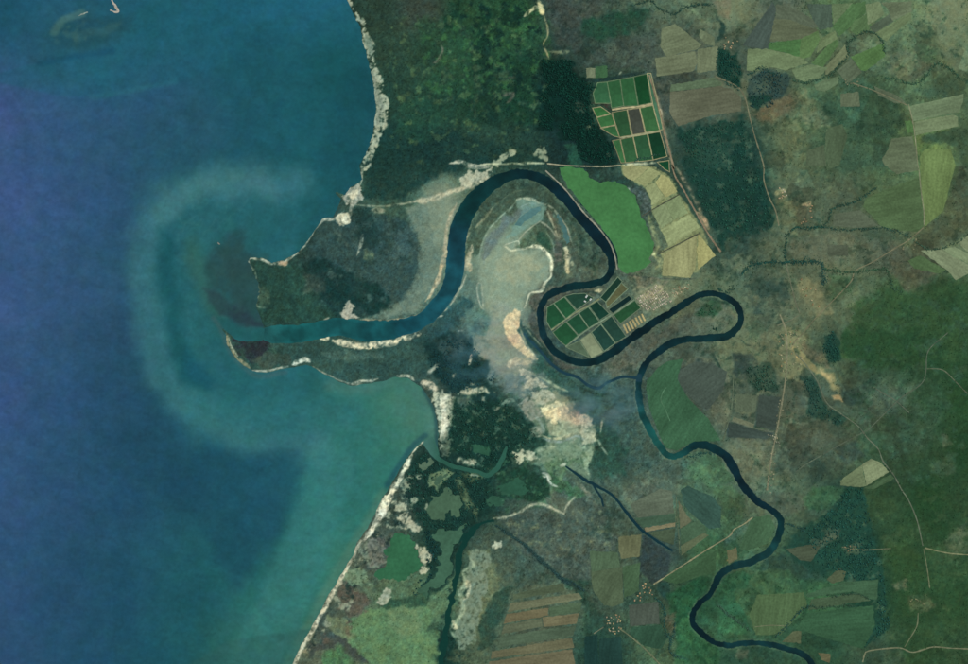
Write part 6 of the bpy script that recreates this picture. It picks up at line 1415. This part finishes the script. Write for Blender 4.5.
for gname, lab, tints, cnt, poly in VILL:
    p = np.array(poly); done = []
    tries = 0
    ang = hr.uniform(0, 180)
    lots = None
    if 'fish farm village' in gname:
        ang = 33.0; e1 = np.array([.838, -.546]); e2 = np.array([.546, .838]); c0 = p.mean(0)
        lots = [c0 + e1 * a_ * 1.95 + e2 * (b_ * 2.5 + (b_ % 2) * .35) + hr.normal(0, .16, 2) for a_ in range(-14, 15) for b_ in range(-9, 10)]
        hr.shuffle(lots)
    while len(done) < cnt and tries < 6000:
        tries += 1
        if lots is not None:
            if not lots: break
            x, y = lots.pop()
        else:
            x = hr.uniform(p[:, 0].min(), p[:, 0].max()); y = hr.uniform(p[:, 1].min(), p[:, 1].max())
        if not pip(x, y, poly): continue
        if lots is None and any(abs(x - a) + abs(y - b) < 2.2 for a, b in done): continue
        done.append((x, y))
        o = bpy.data.objects.new('house', HM[hr.integers(3)]); COL.objects.link(o)
        o.location = (float(wx(x)), float(wy(y)), 3.1); o.rotation_euler = (0, 0, math.radians(ang + 90 * hr.integers(2) + hr.normal(0, 8)))
        o.color = (*lin(np.array(tints[hr.integers(len(tints))]) * hr.uniform(.72, 1.0)), 1)
        m0, m1 = p.min(0), p.max(0); fx, fy = (x - m0[0]) / (m1[0] - m0[0]), (y - m0[1]) / (m1[1] - m0[1])
        sec = (['northern', '', 'southern'][min(2, int(fy * 3))] + ' ' + ['western', '', 'eastern'][min(2, int(fx * 3))]).strip() or 'central'
        tag(o, f'{TONE(o.color)} roofed ' + lab.replace('small ', '').replace('in the hamlet ', '').replace('lone farm ', 'farm ').replace('pale roofed ', '').replace('cream roofed ', '') + f', {sec} part', 'house', gname)
# farm buildings with long roofs at the ponds
for k, (x, y, w_, d_, a, l) in enumerate([(586.5,296.5,14,7,55,'long white roofed farm shed, upper of the group by the ponds'),(590.5,299.5,11,7,55,'white roofed farm shed nearest the sandy yard'),(585,301.5,10,6,-30,'low white farm shed at the lower left of the group')]):
    root = bpy.data.objects.new('farm_shed', None); COL.objects.link(root)
    root.location = (float(wx(x)), float(wy(y)), 3.6); root.rotation_euler = (0, 0, math.radians(a))
    tag(root, l, 'shed', 'farm sheds by the ponds')
    wv = [(sx * w_, sy * d_, z) for z in (-1, 5) for sx, sy in ((-1, -1), (1, -1), (1, 1), (-1, 1))]
    wl = mesh_obj('wall', wv, [(0, 1, 5, 4), (1, 2, 6, 5), (2, 3, 7, 6), (3, 0, 4, 7)], MAT_WALL, root); wl.color = (*lin((170, 170, 160)), 1)
    w2, d2 = w_ + 1, d_ + 1
    rv = [(-w2, -d2, 4.8), (w2, -d2, 4.8), (w2, d2, 4.8), (-w2, d2, 4.8), (-w2, 0, 8), (w2, 0, 8)]
    rf = mesh_obj('roof', rv, [(0, 1, 5, 4), (2, 3, 4, 5), (1, 2, 5), (3, 0, 4), (3, 2, 1, 0)], MAT_ROOF, root); rf.color = (*lin((196, 202, 188)), 1)

# ---------------------------------------------------------------- sand cays off the north-west
def cay(label, pts, wd, col):
    p = smooth_line(np.array([(x, y, w) for (x, y), w in zip(pts, wd)]), 1.0)
    a = p[:, :2]; x0, y0 = a.min(0) - 3; x1, y1 = a.max(0) + 3
    X, Y = np.meshgrid(np.arange(x0, x1, .4), np.arange(y0, y1, .4))
    d = -linedist(X, Y, p, 4) + .35 * fbm(X, Y, 2, 41, 2)
    z = np.clip(d * 1.2, -2, 1.6)
    n_, m_ = X.shape; ii = np.arange(n_ * m_).reshape(n_, m_)
    F = np.stack([ii[1:, :-1], ii[1:, 1:], ii[:-1, 1:], ii[:-1, :-1]], -1).reshape(-1, 4)
    F = F[(z.reshape(-1)[F] > -.6).any(1)]
    u = np.zeros(n_ * m_, bool); u[F.ravel()] = True; rm = np.cumsum(u) - 1
    VV = np.stack([wx(X), wy(Y), z], -1).reshape(-1, 3)[u]
    cc = lin(np.array(col) * (1 + .12 * fbm(X, Y, 1.5, 43, 2))[..., None]).reshape(-1, 3)[u]
    o = mesh_obj('sand_cay', VV, rm[F], MAT_LAND, col=cc)
    tag(o, label, 'sandbar', kind=None)
cay('hooked pale sand cay at the top edge of the sea', T(0,0,'424,-20 436,8 448,26 458,44 446,48 428,40'), [1.6, 1.7, 2.2, 2.0, 1.8, 1.2], (172,164,146))
cay('thin pale sand streak on the reef left of the hooked cay', T(0,0,'305,62 320,55 338,48'), [.8, 1.2, .8], (138,150,136))
cay('tiny pale rock awash west of the marsh point', Q(190,165,'170,470 178,478'), [1.2, 1.2], (130,130,116))

# ---------------------------------------------------------------- trees
OCT = np.array([(1, 0, .35), (.31, .95, .3), (-.81, .59, .38), (-.81, -.59, .3), (.31, -.95, .36), (0, 0, 1.0), (.5, .2, .85), (-.4, .35, .8), (.05, -.55, .85), (0, 0, -.15)])
OCF = [(0, 1, 6), (1, 5, 6), (1, 7, 5), (1, 2, 7), (2, 3, 7), (3, 8, 7), (7, 8, 5), (3, 4, 8), (4, 0, 8), (0, 6, 8), (8, 6, 5), (1, 0, 9), (2, 1, 9), (3, 2, 9), (4, 3, 9), (0, 4, 9)]
OCF = np.array(OCF)
def grow(name, pos, rad, cols, label, cat='trees', group=None):
    n = len(pos)
    if n == 0: return
    a = rng.uniform(0, 2 * np.pi, n)
    ca, sa = np.cos(a), np.sin(a)
    B = OCT[None] * rng.uniform(.75, 1.25, (n, len(OCT), 1))
    X = (B[..., 0] * ca[:, None] - B[..., 1] * sa[:, None]) * rad[:, None]
    Y = (B[..., 0] * sa[:, None] + B[..., 1] * ca[:, None]) * rad[:, None]
    Z = B[..., 2] * rad[:, None] * 1.05 + 2.9
    Vt = np.stack([X + wx(pos[:, 0])[:, None], Y + wy(pos[:, 1])[:, None], Z], -1).reshape(-1, 3)
    Ft = (OCF[None] + (np.arange(n) * len(OCT))[:, None, None]).reshape(-1, 3)
    cc = np.repeat(lin(np.clip(cols, 0, 255)), len(OCT), 0)
    o = mesh_obj(name, Vt, Ft, MAT_TREE, col=cc)
    tag(o, label, cat, group, 'stuff')
    return o
def dry(pos):
    i = np.clip(np.searchsorted(xs, pos[:, 0]), 0, len(xs) - 1); j = np.clip(np.searchsorted(ys, pos[:, 1]), 0, len(ys) - 1)
    return hgt[j, i] > 2.2
LITE = 1.22      # a crown's own shaded side darkens it
for lab, col, dens, poly, sz in WOODS:
    p = np.array(poly); lo, hi = p.min(0), p.max(0)
    n = int((hi - lo).prod() * dens)
    q = rng.uniform(lo, hi, (n, 2))
    ok = sdist(q[:, 0], q[:, 1], poly) + 3.2 * fbm(q[:, 0], q[:, 1], 8, 55, 3) > .3
    ok &= fbm(q[:, 0], q[:, 1], 10, 51, 3) > -.45
    q = q[ok]; q = q[dry(q)]
    g = rng.uniform(.78, 1.2, (len(q), 1)) * LITE
    grow('woodland', q, rng.uniform(4.5, 9.5, len(q)) * sz, np.array(col) * g, lab)
for lab, wd, col, pts in ROWS:
    p = smooth_line(np.array([(x, y, wd) for x, y in pts]), 1.0)
    m = int(len(p) * 1.9 * wd)
    k = rng.integers(0, len(p), m)
    q = p[k, :2] + rng.normal(0, wd * .3, (m, 2)) * np.clip(1 + .9 * vnoise(k * 1., k * 0., 6, 88), .2, 2)[:, None] + rng.uniform(-.6, .6, (m, 2)) + np.stack([vnoise(p[k, 0], p[k, 1], 5, 89), vnoise(p[k, 0], p[k, 1], 5, 90)], 1) * 1.1
    q = q[dry(q)]
    g = rng.uniform(.75, 1.2, (len(q), 1)) * LITE
    grow('tree_row', q, rng.uniform(3, 6.5, len(q)), (np.array(col) + 8) * g, lab)
# scattered bushes over the dry land
n = 42000
q = np.stack([rng.uniform(350, 980, n), rng.uniform(-6, 672, n)], 1)
den = .16 + .55 * np.clip(fbm(q[:, 0], q[:, 1], 22, 61, 4), 0, 1) + .3 * np.clip(fbm(q[:, 0], q[:, 1], 6, 66, 2), 0, 1)
den *= np.where((q[:, 0] > 640) | (q[:, 1] < 160) | (q[:, 1] > 480), 1, .35)
q = q[rng.uniform(0, 1, n) < den]
q = q[dry(q)]
clear = np.ones(len(q), bool)
for fl in [f[3] for f in FIELDS] + [f[3] for f in PONDS]:
    a = np.array(fl); lo, hi = a.min(0), a.max(0)
    s = (q[:, 0] > lo[0]) & (q[:, 0] < hi[0]) & (q[:, 1] > lo[1]) & (q[:, 1] < hi[1])
    k = np.where(s)[0]
    if len(k): clear[k[sdist(q[k, 0], q[k, 1], fl) > -.6]] = False
i = np.clip(np.searchsorted(xs, q[:, 0]), 0, len(xs) - 1); j = np.clip(np.searchsorted(ys, q[:, 1]), 0, len(ys) - 1)
gc = C[j, i]
clear &= gc.sum(1) < 330
q, gc = q[clear], gc[clear]
cb = gc * np.array([.62, .80, .72]) * rng.uniform(.8, 1.25, (len(q), 1)) * 1.1
grow('bushes', q, rng.uniform(2.6, 5.6, len(q)), cb, 'scattered bushes and small trees over the scrub plain', 'bushes')
# ---------------------------------------------------------------- smoke drifting over the middle of the delta
def smoke(label, pts, z0, z1, dens, seed):
    m = bpy.data.materials.new('smoke'); m.use_nodes = True
    nt = m.node_tree; nt.nodes.clear()
    out = nt.nodes.new('ShaderNodeOutputMaterial'); pv_ = nt.nodes.new('ShaderNodeVolumePrincipled')
    pv_.inputs['Color'].default_value = (.22, .72, .80, 1); pv_.inputs['Absorption Color'].default_value = (1, 1, 1, 1); pv_.inputs['Anisotropy'].default_value = .1
    tc = nt.nodes.new('ShaderNodeTexCoord')
    mp = nt.nodes.new('ShaderNodeMapping'); mp.inputs['Scale'].default_value = (1, 1.6, .2); mp.inputs['Location'].default_value = (seed * 500, 0, 0)
    nz = nt.nodes.new('ShaderNodeTexNoise'); nz.inputs['Scale'].default_value = .0042; nz.inputs['Detail'].default_value = 4
    nt.links.new(tc.outputs['Object'], mp.inputs[0]); nt.links.new(mp.outputs[0], nz.inputs['Vector'])
    r = nt.nodes.new('ShaderNodeMapRange'); r.inputs['From Min'].default_value = .40; r.inputs['From Max'].default_value = .75
    r.inputs['To Min'].default_value = 0; r.inputs['To Max'].default_value = dens
    nt.links.new(nz.outputs[0], r.inputs[0])
    # thins out towards the rim of the cloud
    sc = nt.nodes.new('ShaderNodeVectorMath'); sc.operation = 'MULTIPLY'
    p = np.array(pts); c = p.mean(0); hx, hy = (p.max(0) - p.min(0)) / 2 * M
    sc.inputs[1].default_value = (1 / hx, 1 / hy, 0)
    ln = nt.nodes.new('ShaderNodeVectorMath'); ln.operation = 'LENGTH'
    nt.links.new(tc.outputs['Object'], sc.inputs[0]); nt.links.new(sc.outputs[0], ln.inputs[0])
    f = nt.nodes.new('ShaderNodeMapRange'); f.interpolation_type = 'SMOOTHSTEP'
    f.inputs['From Min'].default_value = 1.0; f.inputs['From Max'].default_value = .15; f.inputs['To Min'].default_value = 0; f.inputs['To Max'].default_value = 1
    nt.links.new(ln.outputs['Value'], f.inputs[0])
    mu = nt.nodes.new('ShaderNodeMath'); mu.operation = 'MULTIPLY'
    nt.links.new(r.outputs[0], mu.inputs[0]); nt.links.new(f.outputs[0], mu.inputs[1])
    nt.links.new(mu.outputs[0], pv_.inputs['Density'])
    nt.links.new(pv_.outputs[0], out.inputs['Volume'])
    vs = []
    for z, k in ((z0, .9), (z0 + (z1 - z0) * .5, 1.0), (z1, .9)):
        for t in np.linspace(0, 2 * np.pi, 24, endpoint=False):
            vs.append((hx * k * math.cos(t), hy * k * math.sin(t), z))
    n = 24; fc = [tuple(range(n))[::-1], tuple(range(2 * n, 3 * n))]
    for l_ in range(2):
        for i in range(n):
            fc.append((l_ * n + i, l_ * n + (i + 1) % n, (l_ + 1) * n + (i + 1) % n, (l_ + 1) * n + i))
    o = mesh_obj('smoke', vs, fc, m)
    o.location = (float(wx(c[0])), float(wy(c[1])), 0); 
    return tag(o, label, 'smoke', kind='stuff')
smoke('thin bluish smoke drifting over the abandoned creek', R('545,368 655,440'), 60, 180, .008, 1)
smoke('faint bluish smoke over the mud flats left of the lobe', R('425,285 560,410'), 60, 180, .0055, 2)
